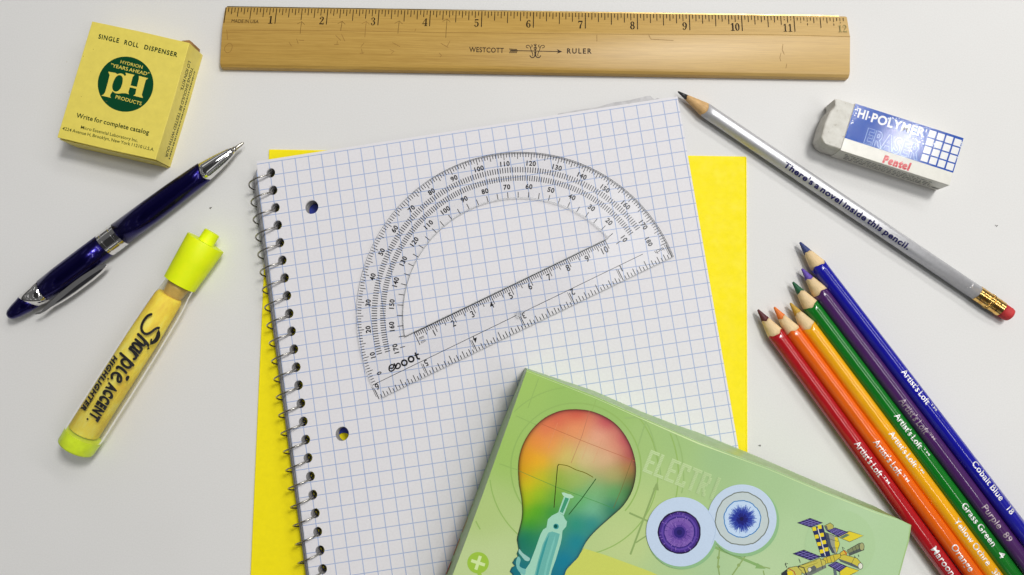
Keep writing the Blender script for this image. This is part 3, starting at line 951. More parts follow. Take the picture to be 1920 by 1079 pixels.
ik.line([(1022, 160), (1022, 330)], 9, K)
ik.build('printed_emblem', ink_mat('emblem_ink', .45, grain=.12), RUL)

tr = zoomed(400, 0, 3.2)


def rul_px(u, v, lift):
    p = local(RUL, 400 + u / 3.2, v / 3.2, 4.4)
    return (p[0], p[1], rz_(p[1]) + .04 + lift)


ik = Ink(rul_px)
ik.split = 7.0
G = tone(158, 118, 60)
G2 = tone(122, 92, 46)
for x, y0, y1, c in ((522, 130, 205, G2), (765, 128, 188, G2), (910, 128, 225, G), (1108, 125, 203, G2), (1395, 112, 230, G2)):
    ik.line([(x + 6, y0), (x, y1)], 3.0, c)
    ik.line([(x - 20, y0 + 14), (x + 6, y0 - 2), (x + 26, y0 + 18)], 2.6, c)
ik.line([(70, 285), (95, 262), (115, 275), (105, 310), (80, 318), (68, 300), (70, 285)], 2.6, G, sub=3)
for pts in ([(455, 255), (470, 280)], [(500, 235), (510, 265)], [(512, 243), (545, 246)], [(770, 208), (790, 250)], [(735, 215), (765, 245)], [(745, 250), (742, 272)], [(725, 270), (755, 268)],
            [(905, 260), (885, 285)], [(890, 295), (895, 325)], [(880, 322), (905, 320)], [(1075, 258), (1120, 282)], [(1060, 300), (1085, 310), (1068, 325)], [(1365, 262), (1410, 288)], [(1420, 250), (1400, 285)], [(1355, 320), (1370, 335), (1360, 345)], [(1210, 190), (1216, 174)], [(82, 180), (86, 240)]):
    ik.line(pts, 2.8, G)
ik.line([(90, 183), (700, 186), (1250, 196), (1900, 203)], 2.0, tone(164, 122, 58))
ik.line([(1900, 203), (2700, 211), (3340, 210), (3820, 222)], 2.0, tone(164, 122, 58))
for pts in ([(2301, 212), (2301, 250)], [(3417, 268), (3412, 300), (3425, 330)], [(3405, 320), (3398, 350), (3404, 370)], [(3440, 385), (3434, 412)], [(2612, 212), (2625, 238), (2760, 245)]):
    ik.line(pts, 2.6, tone(150, 110, 58))
ik.build('pencil_marks', ink_mat('soft_pencil', .5, grain=.2, gscale=1500), RUL)

# ================================================================== yellow carton
ZB = 16.0
pBL, pBR, pTL = at(107, 258, ZB), at(291, 300, ZB), at(173, 39, ZB)
ang = math.atan2((pBR - pBL).y, (pBR - pBL).x)
o0 = pBL.copy(); o0.z = 0
BX = thing('yellow_carton', 'small yellow cardboard dispenser carton with round dark green emblem and green printing', 'box', o0, ang)
bw = local(BX, 291.3, 300.3, ZB)[0]
bh = (local(BX, 173, 39, ZB)[1] + local(BX, 354.5, 82, ZB)[1]) / 2
sk = local(BX, 173, 39, ZB)[0]
carton = plain('yellow_carton_board', tone(232, 214, 98, 1.0), 0.42, var=0.035, vscale=260, bmp=0.05, spec=.4)
mb = MB()
# walls, slightly bowed
loop = [(0, 0), (bw * .5, -.25), (bw, 0), (bw + .3 + sk * .5, bh * .5), (bw + sk, bh), (bw * .5 + sk, bh + .25), (sk, bh), (sk * .5, bh * .5)]
mb.prism([loop], 0.05, lambda x, y: ZB)
mb.build('carton_body', carton, BX, bevel=.55, segs=3, recalc=True)
mb = MB()   # tuck flap standing a little open at the right end of the top
mb.prism([[(bw + sk - 6, bh + .1), (bw + sk - .4, bh + .2), (bw + sk - .6, bh + 1.6), (bw + sk - 2.0, bh + 2.3), (bw + sk - 5.5, bh + 1.2)]], 3.0, 13.0)
mb.build('tuck_flap', plain('brown_board_edge', tone(150, 112, 62), 0.7, var=.15), BX, bevel=.2, recalc=True)
mb = MB()   # end seam along the lower long edge
mb.prism([[(.6, -.62), (bw - .6, -.62), (bw - .4, -.2), (.4, -.2)]], .3, ZB - 1.3)
mb.build('bottom_flap', carton, BX, bevel=.25, recalc=True)

GRN = tone(6, 70, 40, 1.0)
YEL = tone(232, 212, 96, 1.0)
ik = Ink(flat_on(BX, ZB))
z1 = zoomed(80, 20, 3.479)
Z = lambda x, y: z1(x, y)
tinyk = dict(up=-1)
ik.text('SINGLE', Z(362, 182), Z(497, 212), 8.2, tone(40, 62, 30), bold=34, up=-1, track=60)
ik.text('ROLL', Z(529, 220), Z(625, 243), 8.2, tone(40, 62, 30), bold=34, up=-1, track=60)
ik.text('DISPENSER', Z(659, 251), Z(876, 304), 8.2, tone(40, 62, 30), bold=34, up=-1, track=60)
ik.text('Write for complete catalog', Z(219, 697), Z(692, 810), 8.4, tone(44, 62, 26), bold=20, up=-1)
ik.text('Micro Essential Laboratory Inc.', Z(246, 770), Z(622, 860), 5.9, tone(50, 66, 30), bold=6, up=-1)
ik.text('4224 Avenue H, Brooklyn, New York 11210 U.S.A.', Z(128, 778), Z(728, 919), 5.9, tone(50, 66, 30), bold=6, up=-1)
rnd = random.Random(2)
for k in range(9):
    p = Z(rnd.uniform(150, 420), rnd.uniform(90, 620))
    ik.poly(ring(p[0], p[1], rnd.uniform(.4, .9), n=6), tone(150, 128, 40))
ik.build('printed_text', ink_mat('green_ink', .4, grain=.08), BX)

zA = lambda x, y: (150 + x / 6.744, 60 + y / 6.744)
ik = Ink(flat_on(BX, ZB, lambda u, v: zA(u, v)))
ik.k = 20
c = (577, 663)
ik.poly(ring(c[0], c[1], 352, 349, n=72), GRN)
ik.text('HYDRION', (505, 396), (792, 470), 40, YEL, bold=4, up=-1)
ik.text('"YEARS AHEAD"', (384, 440), (872, 560), 43, YEL, bold=10, up=-1)
ik.text('PRODUCTS', (442, 841), (776, 932), 43, YEL, bold=8, up=-1)
outer = [(358, 505), (455, 522), (468, 537), (490, 531), (520, 527), (548, 538), (568, 560), (584, 548), (575, 518), (690, 545), (667, 572), (640, 680), (720, 697), (745, 592), (746, 558),
         (862, 588), (832, 612), (782, 798), (797, 838), (675, 808), (700, 790), (714, 722), (631, 702), (612, 765), (620, 792), (580, 778), (530, 777), (490, 783), (448, 778), (412, 752), (388, 790), (380, 815),
         (393, 836), (270, 806), (300, 792), (318, 765), (348, 660), (375, 548)]
hole = smooth_line([(500, 548), (530, 562), (541, 605), (532, 670), (505, 728), (462, 757), (424, 745), (408, 702), (418, 645), (446, 585), (475, 556)], 3, True)
ik.poly([outer, hole], YEL)
ik.build('round_emblem', ink_mat('emblem_print', .5, grain=.05, spec=.1), BX)

# side wall lettering: u runs along the wall from the far corner, v down the wall
e0, e1 = Vector((bw + sk, bh, 0)), Vector((bw, 0, 0))


def side_f(u, v, lift):
    p = e0.lerp(e1, u)
    bow = .3 * (1 - abs(2 * u - 1))
    return (p.x + bow + .06 + lift, p.y, ZB - v)


ik = Ink(side_f)
ik.text('LO ION KITS.', (.125, 3.6), (.385, 3.6), 2.6, tone(44, 60, 26), bold=12, up=1)
ik.text('TIONS SHOULD BE TESTED WITH OUR', (.155, 7.6), (.94, 7.6), 2.5, tone(44, 60, 26), bold=10, up=1)
rnd = random.Random(9)
u = .17
while u < .94:
    du = rnd.uniform(.006, .016)
    ik.line([(u, 12.2), (u + du, 12.2)], 1.2, tone(70, 80, 36))
    u += du + rnd.uniform(.004, .012)
ik.build('side_print', ink_mat('side_ink', .45, grain=.1), BX)

# ================================================================== white eraser in its sleeve
ZE = 12.5
p0, p1 = at(1576, 282, ZE), at(1780.3, 348, ZE)
ang = math.atan2((p1 - p0).y, (p1 - p0).x)
o0 = p0.copy(); o0.z = 0
ER = thing('block_eraser', 'white block eraser with rounded dirty end in a blue and white card sleeve', 'eraser', o0, ang)
L = local(ER, 1780.3, 348, ZE)[0]
Wd = (local(ER, 1605.1, 193.6, ZE)[1] + local(ER, 1811.4, 261.5, ZE)[1]) / 2
m, nt, b = new_mat('worn_vinyl_eraser')
n1 = ramp(nt, noise(nt, 160.0, 5.0, 0.7), [(0.32, (0.56, 0.54, 0.48, 1)), (0.6, (0.68, 0.665, 0.61, 1)), (0.8, (0.73, 0.715, 0.66, 1))])
n2 = ramp(nt, noise(nt, 620.0, 2.0), [(0.26, (0.78, 0.76, 0.72, 1)), (0.33, (1, 1, 1, 1))])
nt.links.new(mixcol(nt, 1.0, n1, n2, 'MULTIPLY'), b.inputs['Base Color'])
b.inputs['Roughness'].default_value = 0.6
bump(nt, b, noise(nt, 350.0), 0.2)
mb = MB()
xl = local(ER, 1530, 262, 6)[0]
i_ = .35
out = [(L - .6, i_), (L - .6, Wd - i_), (-8.0, Wd - i_), (-9.8, Wd - .8), (xl + 2.2, Wd - 4.0), (xl + .7, Wd - 7.0), (xl, Wd * .45), (xl + .25, 3.4), (xl + 2.2, 1.1), (xl + 5.2, i_)]
mb.prism([out], .05, ZE - .35)
mb.build('eraser_block', m, ER, bevel=2.1, segs=4, recalc=True, sharp=60)
slv = plain('white_sleeve_card', (0.70, 0.685, 0.62, 1), 0.34, var=0.03, vscale=400, bmp=0.05)
mb = MB()
for (y0, y1, z0, z1) in ((0, Wd, ZE - .3, ZE), (0, Wd, .02, .32), (0, .3, .32, ZE - .3), (Wd - .3, Wd, .32, ZE - .3)):
    mb.box(0, L, y0, y1, z0, z1)
mb.build('card_sleeve', slv, ER, bevel=.12)

zE = lambda x, y: (1500 + x / 5.138, 170 + y / 5.138)
BLU = tone(30, 78, 168)
WHT = tone(226, 226, 226)
ik = Ink(flat_on(ER, ZE, lambda u, v: zE(u, v)))
# panel from the sleeve's own edges
A = local(ER, *zE(435, 455), ZE); B = local(ER, *zE(1482, 800), ZE)
yb = (A[1] + B[1]) / 2


def er_loc(u, v, lift):
    return (u, v, ZE + .03 + lift)


ik.f2 = er_loc
ik.poly([(.12, yb), (L - .1, yb), (L - .1, Wd - .1), (.12, Wd - .1)], BLU)
ik.f2 = flat_on(ER, ZE, lambda u, v: zE(u, v))
ik.text('HI', (546, 254), (652, 285), 82, WHT, bold=34, up=-1)
ik.dot(668, 258, 9, WHT)
ik.text('POLYMER', (676, 297), (1190, 450), 82, WHT, bold=34, up=-1)
ik.line([(553, 200), (556, 172), (590, 182)], 8, WHT)
ik.line([(1222, 372), (1212, 402)], 9, WHT)
ik.text('ERASER', (608, 500), (1128, 668), 142, tone(150, 178, 216), bold=30, up=-1, outline=6)
ik.text('Pentel', (792, 690), (1058, 772), 66, tone(186, 40, 54), bold=80, up=-1, slant=.12)
for r in range(4):
    for q in range(4):
        cx, cy = 1274 + 81 * q - 24 * r, 421 + 27 * q + 77 * r
        d1, d2 = (33, 10), (-10, 32)
        ik.poly([(cx - d1[0] - d2[0], cy - d1[1] - d2[1]), (cx + d1[0] - d2[0], cy + d1[1] - d2[1]), (cx + d1[0] + d2[0], cy + d1[1] + d2[1]), (cx - d1[0] + d2[0], cy - d1[1] + d2[1])], WHT)
rnd = random.Random(4)
for k in range(60):   # pale flecks: a glare spot painted in, then scuffs where print has worn off
    if k < 34:
        cx, cy = 1110 + rnd.gauss(0, 75), 505 + rnd.gauss(0, 38)
    else:
        q_ = rnd.uniform(0, 1)
        cx, cy = rnd.choice([(545 - 60 * q_ + rnd.uniform(-2, 16), 150 + 190 * q_), (1572 - 62 * q_ + rnd.uniform(-16, 8), 490 + 175 * q_), (900 + rnd.uniform(-50, 60), 275 + rnd.uniform(-14, 10))])
    r = rnd.uniform(3, 11)
    ik.poly([(cx + r * rnd.uniform(.5, 1.2) * math.cos(a * 1.05), cy + r * rnd.uniform(.5, 1.2) * math.sin(a * 1.05)) for a in range(6)], tone(205, 214, 228))
pm, pnt, pb = new_mat('glossy_sleeve_print')
a_ = node(pnt, 'ShaderNodeAttribute', attribute_name='Ink')
pnt.links.new(a_.outputs['Color'], pb.inputs['Base Color'])
pb.inputs['Roughness'].default_value = 0.10
pb.inputs['Specular IOR Level'].default_value = .35
bump(pnt, pb, noise(pnt, 500.0, 5.0, 0.7), 0.10, 0.0002)
ik.build('sleeve_print', pm, ER)
ik = Ink(lambda u, v, lift: (u, -.04 - lift, v))
rnd = random.Random(8)
for row in range(4):
    u = 3.5 + row * .5
    while u < L - 7 + row:
        du = rnd.uniform(1.0, 4.2)
        ik.line([(u, 9.2 - row * 1.9), (u + du, 9.2 - row * 1.9)], .75, tone(92, 90, 92))
        for _ in range(int(du)):
            x = u + rnd.uniform(0, du)
            ik.line([(x, 8.7 - row * 1.9), (x, 9.8 - row * 1.9)], .22, tone(220, 216, 200))
        u += du + rnd.uniform(.35, .8)
ik.build('small_print', ink_mat('small_print_ink', .4), ER)

# ================================================================== clear protractor lying on the page
ZT = ZP + .1
c0 = at(975, 588.5, ZT)
a, b_ = at(716, 747, ZT), at(1262, 482, ZT)
ang = math.atan2((b_ - a).y, (b_ - a).x)
o0 = c0.copy(); o0.z = ZP + .03
PT = thing('clear_protractor', 'clear plastic half circle protractor with black degree scales on graph paper', 'protractor', o0, ang)
xa, ya = local(PT, 716, 747, ZT)[:2]
xb, yb2 = local(PT, 1262, 482, ZT)[:2]
yb2 = (ya + yb2) / 2
rs = [math.hypot(*local(PT, px, py, ZT)[:2]) for px, py in ((672, 560), (985, 287.5), (1100, 308), (768, 372))]
RO = sum(rs) / len(rs)
ch = [local(PT, px, py, ZT)[1] for px, py in ((761, 630), (1142, 447))]
YC = sum(ch) / 2
RI = RO - 21.9
a0 = math.asin(YC / RI)
outer = [(xb, yb2)] + ring(0, 0, RO, n=120, a0=0, a1=math.pi) + [(xa, yb2)]
inner = ring(0, 0, RI, n=90, a0=a0, a1=math.pi - a0)
mb = MB()
mb.prism([outer, inner], 0.12, 1.42)
clear = clear_mat('clear_acrylic', (0.998, 0.999, 1.0, 1), 0.004, (0.95, 0.97, 1.0, 1), .16, blend=.13, gloss=1.0)
mb.build('plastic_plate', clear, PT, recalc=True, bevel=.15)
mb = MB()
edge = [(x, y, 1.36) for x, y in outer] + [(outer[0][0], outer[0][1], 1.36)]
mb.tube(edge, .09, 5)
mb.build('outer_rim', clear_mat('acrylic_edge', (0.62, 0.64, 0.66, 1), .12, (.55, .57, .6, 1), .2), PT)
mb = MB()
edge = [(x, y, 1.30) for x, y in inner] + [(inner[0][0], inner[0][1], 1.30)]
mb.tube(edge, .2, 6)  # highlight along the inner edge put in as whitish haze
mb.build('inner_rim', clear_mat('highlit_acrylic_edge', (0.93, 0.94, 0.95, 1), .28, (.95, .96, .97, 1), .15), PT)
mb = MB()
mb.lathe([(1.43, 1.9), (1.5, 1.9), (1.5, 1.0), (1.43, 1.0)], n=28)
hub = [(z, -0.0 + y, x) for x, y, z in mb.v]
mb.v = hub
mb.build('centre_hole', clear_mat('acrylic_ring', (0.95, 0.955, 0.96, 1), .06, (.9, .9, .9, 1), .1), PT)

ik = Ink(lambda u, v, lift: (u, v, .02 + lift * .05))   # printed on the underside
B = tone(28, 28, 32)
Bt = tone(60, 62, 68)
P = lambda r, d: (r * math.cos(math.radians(180 - d)), r * math.sin(math.radians(180 - d)))
for d in range(0, 181):
    ln = 3.1 if d % 10 == 0 else 3.0 if d % 5 == 0 else 2.0
    ik.line([P(RO - .15, d), P(RO - ln, d)], .33, B)
    if 10 <= d <= 170:
        ik.line([P(RO - 6.9, d), P(RO - 9.5, d)], .42, Bt)
        ik.line([P(RO - 10.9, d), P(RO - 13.5, d)], .42, Bt)
for d in range(5, 176, 5):
    r0, r1 = RI + .2, RI + 3.1
    if RI * math.sin(math.radians(d)) < YC - .3:
        r0, r1 = RI + 1.2, RI + 3.6
        if d in (5, 175):
            continue
    ik.line([P(r0, d), P(r1, d)], .34, B)


def radial_text(s, r, d, cap, w):
    cx, cy = P(r, d)
    th = math.radians(90 - d)
    ex, ey = math.cos(th), math.sin(th)
    ux, uy = -ey, ex
    n = len(s)
    W_ = w * n
    p0 = (cx - ex * W_ / 2 - ux * cap / 2, cy - ey * W_ / 2 - uy * cap / 2)
    p1 = (cx + ex * W_ / 2 - ux * cap / 2, cy + ey * W_ / 2 - uy * cap / 2)
    ik.text(s, p0, p1, cap, B, bold=34)


for d in range(0, 181, 10):
    if d == 0:
        radial_text('0', RO - 5.2, 3.0, 2.05, 1.5)
    elif d == 180:
        radial_text('180', RO - 7.2, 176.6, 2.05, 1.62)
    else:
        radial_text(str(d), RO - 5.0, d, 2.2, 1.72)
for d in range(10, 171, 10):
    radial_text(str(180 - d), RI + 5.7, d, 2.2, 1.72)
# base line with the centre
ik.line([(-RO + .6, 0), (-1.9, 0)], .26, B)
ik.line([(1.9, 0), (RO - 12.5, 0)], .26, B)
# centimetre rule under the cut-out
xc0 = local(PT, 784, 640, ZT)[0]
xc1 = local(PT, 1139, 460, ZT)[0]
cm = (xc1 - xc0) / 10.0
for i in range(0, 101):
    x = xc0 + cm * i / 10
    ln = 6.6 if i == 0 else 4.6 if i % 10 == 0 else 3.6 if i % 5 == 0 else 2.3
    ik.line([(x, YC - .25), (x, YC - ln)], .33, B)
    if i and i % 10 == 0:
        s = str(i // 10)
        wd = 1.95 * len(s)
        ik.text(s, (x - .5 - wd, YC - 5.8), (x - .5, YC - 5.8), 3.0, B, bold=14)
ik.line([(xc0 - .4, YC - .28), (xc1 + .2, YC - .28)], .35, B)
ik.text('mm', (xc0 + .9, YC - 4.4), (xc0 + 3.4, YC - 4.4), 1.6, B, bold=4)
ik.text('cm', (xc0 + .9, YC - 6.3), (xc0 + 3.4, YC - 6.3), 1.6, B, bold=4)
# inch rule along the bottom, reading the other way up
for i in range(0, 97):
    x = xb - .5 - i * 25.4 / 16
    if i == 0:
        ln = 6.6
    else:
        ln = 6.0 if i % 16 == 0 else 4.1 if i % 8 == 0 else 3.3 if i % 4 == 0 else 2.9 if i % 2 == 0 else 2.0
    if i % 2 and i % 16 not in (0,):
        ln = 2.0
    ik.line([(x, yb2 + .25), (x, yb2 + ln)], .36, B)
    if i % 16 == 0:
        ik.line([(x - .7, yb2 + 1.6), (x - .7, yb2 + ln + .6)], .2, B)
    if i and i % 16 == 0:
        ik.text(str(i // 16), (x + 2.6, yb2 + 7.2), (x + .6, yb2 + 7.2), 2.9, B, bold=14)
ik.text('inch', (xb - 2.0, yb2 + 6.3), (xb - 6.8, yb2 + 6.3), 1.9, B, bold=2)
# maker's mark: a looped e and b, then oot
zq = lambda x, y: local(PT, 650 + x / 3.997, 500 + y / 3.997, ZT)[:2]
for pts in ([(322, 762), (345, 762), (352, 742), (338, 736), (322, 748), (318, 772), (330, 785), (352, 775), (372, 745), (378, 730)],
            [(355, 725), (362, 742), (370, 762), (385, 765), (400, 752), (400, 735), (388, 726), (374, 734), (362, 760), (350, 778)],):
    ik.line([zq(*p) for p in pts], 0.68, B, sub=4)
for cx, cy in ((432, 722), (483, 695)):
    ik.line([zq(cx + 20 * math.cos(t * .449), cy + 20 * math.sin(t * .449)) for t in range(14)], .85, B, closed=True)
ik.line([zq(*p) for p in ((513, 645), (522, 668), (532, 690), (550, 692))], .85, B, sub=3)
ik.line([zq(*p) for p in ((508, 670), (540, 655))], .75, B)
ik.build('printed_scales', ink_mat('black_scale_ink', .4, grain=.04), PT)

# ================================================================== pencils
WOODC = plain('cedar_cone', tone(224, 196, 150), 0.65, var=.10, vscale=900, stretch=(.25, 1.6, 1.6), bmp=.15)
WOODD = plain('bare_pencil_wood', tone(206, 166, 112), 0.6, var=.12, vscale=900, stretch=(.25, 1.6, 1.6), bmp=.15)
FOIL, fnt, fb = new_mat('silver_foil_stamp')
fc = ramp(fnt, noise(fnt, 900.0, 4.0), [(0.25, (0.55, 0.54, 0.54, 1)), (0.55, (0.93, 0.92, 0.92, 1))])
fnt.links.new(fc, fb.inputs['Base Color'])
fb.inputs['Metallic'].default_value = .55
fb.inputs['Roughness'].default_value = .38
DARKFOIL = plain('dull_silver_foil', tone(176, 160, 170), 0.4, metal=.5, var=.3, vscale=1500)


def coloured_pencil(label, tip, end, paint, leadc, R, words, foil, seed):
    pa, pb = at(tip[0], tip[1], R), at(end[0], end[1], R)
    ang = math.atan2((pb - pa).y, (pb - pa).x)
    o = Vector((pa.x, pa.y, 0))
    t = thing('coloured_pencil', label, 'pencil', o, ang, 'coloured pencils lying side by side')
    rnd = random.Random(seed)
    f1, f2, f3 = rnd.uniform(0, 6), rnd.uniform(0, 6), rnd.uniform(0, 6)
    w1 = lambda a: .45 * math.sin(2 * a + f1) + .22 * math.sin(5 * a + f2)
    w2 = lambda a: .55 * math.sin(3 * a + f3) + .2 * math.sin(7 * a + f1)
    s1, s2 = 5.7, 13.6
    rr = lambda s: .5 + (R - .5) * s / s2
    q = MB()
    q.lathe([(-.1, .36), (.1, .52), (s1 * .5, rr(s1 * .5)), (s1 - 1.0, rr(s1 - 1.0)), (s1, rr(s1), w1)], n=40, cz=R)
    q.build('lead', plain('wax_lead', leadc, .55, var=.14, vscale=1200, bmp=.2), t)
    q = MB()
    q.lathe([(s1, rr(s1) - .02, w1), (s1 + 1.4, rr(s1 + 1.4)), (s2 - 1.5, rr(s2 - 1.5)), (s2, R - .06, w2)], n=40, cz=R)
    q.build('wood_tip', WOODC, t)
    q = MB()
    q.lathe([(s2, R - .12, w2), (s2 + .12, R, w2), (s2 + 3, R), (60, R), (110, R), (176, R), (176.6, R - .5)], n=64, cz=R)
    m = plain('pencil_lacquer', paint, .17, var=.03, vscale=120, coat=.35)
    bump(m.node_tree, m.node_tree.nodes['Principled BSDF'], noise(m.node_tree, 160.0, 3.0, stretch=(.5, 1, 1)), .05, .0003)
    q.build('painted_shaft', m, t)
    ik = Ink(lambda u, v, lift: (u, (R + .035 + lift * .3) * math.sin(v / R), R + (R + .035 + lift * .3) * math.cos(v / R)))
    ik.split = .7
    mk = lambda u, v, lift: (u, (R + .035 + lift * .3) * math.sin(v / R), R + (R + .035 + lift * .3) * math.cos(v / R))
    for part_name, group_ in (('maker_lettering', words[:2]), ('colour_name_lettering', words[2:])):
        ik = Ink(mk)
        ik.split = .7
        for s, pa_, pb_, v0 in group_:
            u0, u1 = local(t, pa_[0], pa_[1], 2 * R)[0], local(t, pb_[0], pb_[1], 2 * R)[0]
            if s == 'TM':
                ik.text(s, (u0, v0 + 1.9), (u1, v0 + 1.9), 1.15, bold=8)
            else:
                ik.text(s, (u0, v0), (u1, v0), 3.0, bold=12)
        ik.build(part_name, foil, t)
    return t


def words(a0, a1, t1, name, n0, n1, num=None, m0=None, m1=None, v=-1.3, v2=None):
    v2 = v if v2 is None else v2
    w = [("Artist's Loft", a0, a1, v), ('TM', (a1[0] + 1.5, a1[1] + 2), t1, v), (name, n0, n1, v2)]
    if num:
        w.append((num, m0, m1, v2))
    return w


R_ = 3.85
coloured_pencil('cobalt blue coloured pencil with dark blue lead, outermost towards the silver pencil', (1500, 455), (1978, 1079), (0.008, 0.008, 0.33, 1), tone(48, 62, 118), R_,
                words((1691, 697), (1741, 757), (1755, 773), 'Cobalt Blue', (1822, 869), (1874, 942), '18', (1884, 954), (1893, 968), v=-.7), FOIL, 1)
coloured_pencil('dark purple coloured pencil with violet lead', (1503.6, 504.6), (1938, 1079), tone(72, 34, 92), tone(98, 70, 170), R_,
                words((1684, 754), (1735, 815), (1750, 828), 'Purple', (1842, 950), (1872, 994), '89', (1880, 1003), (1892, 1018), v=-2.4, v2=-1.6), DARKFOIL, 2)
coloured_pencil('grass green coloured pencil with dark green lead', (1486.7, 529.6), (1898.5, 1079), (0.004, 0.17, 0.012, 1), tone(24, 88, 56), R_,
                words((1677, 780), (1727, 840), (1743, 856), 'Grass Green', (1807, 944), (1868, 1022), '4', (1877, 1034), (1884, 1045), v=-1.0), FOIL, 3)
coloured_pencil('yellow ochre coloured pencil with mustard lead', (1482, 569), (1862, 1079), tone(232, 164, 18), tone(190, 150, 50), R_,
                words((1669, 812), (1719, 873), (1734, 888), 'Yellow Ochre', (1795, 973), (1857, 1058), '38', (1864, 1068), (1874, 1082), v=-.9), FOIL, 4)
coloured_pencil('bright orange coloured pencil with orange lead', (1451.8, 576.6), (1825, 1079), (0.80, 0.13, 0.006, 1), tone(232, 122, 50), R_,
                words((1641, 827), (1692, 888), (1706, 903), 'Orange', (1788, 1021), (1827, 1068), None, v=-1.7), FOIL, 5)
coloured_pencil('dark red coloured pencil with maroon lead, outermost towards the green kit box', (1421.2, 581.4), (1783.5, 1079), (0.42, 0.008, 0.014, 1), tone(86, 32, 38), R_,
                words((1604, 831), (1655, 891), (1671, 906), 'Maroon', (1753, 1024), (1792, 1076), None, v=-1.6), FOIL, 6)

# silver pencil
R = 3.55
pa, pb = at(1271, 172, R), at(1896, 593, R)
ang = math.atan2((pb - pa).y, (pb - pa).x)
SP = thing('graphite_pencil', 'silver graphite pencil with dark blue lettering, brass ferrule and red eraser', 'pencil', (pa.x, pa.y, 0), ang)
lf = local(SP, 1830.8, 550.6, R)[0]
le = local(SP, 1875.6, 582, R)[0]
lend = local(SP, 1896, 593, R)[0]
s1, s2 = 4.6, 16.2
rr = lambda s: .3 + (R - .3) * s / s2
w1 = lambda a: .8 * math.sin(a - .5) + .3 * math.sin(3 * a)
w2 = lambda a: 1.5 * abs(math.cos(1.5 * a + .35)) - .75
hexr = lambda a: 1.0 - .028 * (1 - math.cos(6 * a)) / 2
mb = MB()
mb.lathe([(0, .2), (.4, .42), (2.5, rr(2.5)), (s1, rr(s1), w1)], n=40, cz=R)
mb.build('graphite_point', plain('graphite', (0.045, 0.045, 0.048, 1), .38, metal=.35, var=.2, vscale=900), SP)
mb = MB()
mb.lathe([(s1, rr(s1), w1), (s1 + 2, rr(s1 + 2)), (s2 - 2, rr(s2 - 2)), (s2, R - .08, w2)], n=48, cz=R)
mb.build('wood_tip', WOODD, SP)
mb = MB()
mb.lathe([(s2, R - .12, w2), (s2 + .15, R, w2), (s2 + 4, R), (60, R), (110, R), (lf + 1, R)], n=72, cz=R, rf=hexr)
silver = plain('silver_paint', tone(188, 188, 191), .40, metal=.4, var=.05, vscale=800, coat=.1)
mb.build('painted_shaft', silver, SP)
brass = plain('shiny_brass', (0.83, 0.54, 0.17, 1), .2, metal=1.0, var=.08, vscale=300)
mb = MB()
F = le - lf
RF = R + .12
pr = [(lf, RF - .1), (lf + .1, RF), (lf + .12 * F, RF)]
for k in range(3):
    x = lf + F * (.2 + .045 * k)
    pr += [(x - .1, RF), (x, RF - .28), (x + .12, RF)]
pr += [(lf + F * .40, RF), (lf + F * .42, RF - .2), (lf + F * .44, RF), (lf + F * .58, RF), (lf + F * .6, RF - .2), (lf + F * .62, RF)]
for k in range(3):
    x = lf + F * (.70 + .055 * k)
    pr += [(x - .1, RF), (x, RF - .28), (x + .12, RF)]
pr += [(le - .1, RF), (le, RF - .12), (le, RF - .5)]
mb.lathe(pr, n=64, cz=R, smooth=True)
ferr = mb.build('ferrule', brass, SP, sharp=28)
mb = MB()   # the grooved collar and the punched dimples
for k in range(40):
    a = 2 * math.pi * k / 40
    y, z = (RF + .04) * math.cos(a), (RF + .04) * math.sin(a)
    mb.tube([(lf + F * .45, y, R + z), (lf + F * .57, y, R + z)], .13, 5)
mb.build('grooved_collar', brass, ferr)
mb = MB()
for fx in (.13, .80):
    for k in range(6):
        a = 2 * math.pi * (k + .25) / 6
        y, z = math.cos(a), math.sin(a)
        c = Vector((lf + F * fx, y * (RF + .03), R + z * (RF + .03)))
        t1, t2 = Vector((1, 0, 0)), Vector((0, -z, y))
        mb.add([c + (t1 * math.cos(q * .7854) + t2 * math.sin(q * .7854)) * .42 for q in range(8)], [tuple(range(8))])
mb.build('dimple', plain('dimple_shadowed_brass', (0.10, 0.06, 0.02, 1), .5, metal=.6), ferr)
mb = MB()
mb.lathe([(le - .5, R - .25), (lend - 1.6, R - .22), (lend - .6, R - .5), (lend - .1, R - 1.3), (lend, R - 2.2)], n=48, cz=R)
mb.build('rubber_tip', plain('red_rubber', tone(190, 48, 50), .65, var=.08, vscale=600, bmp=.15), SP)
ik = Ink(lambda u, v, lift: (u, (R + .04 + lift * .3) * math.sin(v / R), R + (R + .04 + lift * .3) * math.cos(v / R)))
ik.split = .7
u0 = local(SP, 1466, 316, 2 * R)[0]
u1 = local(SP, 1700, 476, 2 * R)[0]
ik.text("There's a novel inside this pencil.", (u0, -2.75), (u1, -2.75), 2.75, bold=34)
ik.build('printed_lettering', plain('navy_ink', tone(28, 26, 84), .35), SP)
ik = Ink(lambda u, v, lift: (u, (R + .04) * math.sin(v / R), R + (R + .04) * math.cos(v / R)))
ik.split = .7
u0 = local(SP, 1810, 544, 2 * R)[0]
for k, (du, v) in enumerate(((0, -1.9), (1.0, -1.0), (1.3, .1), (1.2, 1.0))):
    ik.line([(u0 + du, v), (u0 + du + .7, v + .25)], .22)
    ik.line([(u0 + du + .35, v - .1), (u0 + du + .35, v + .6)], .2)
ik.build('stamped_mark', FOIL, SP)

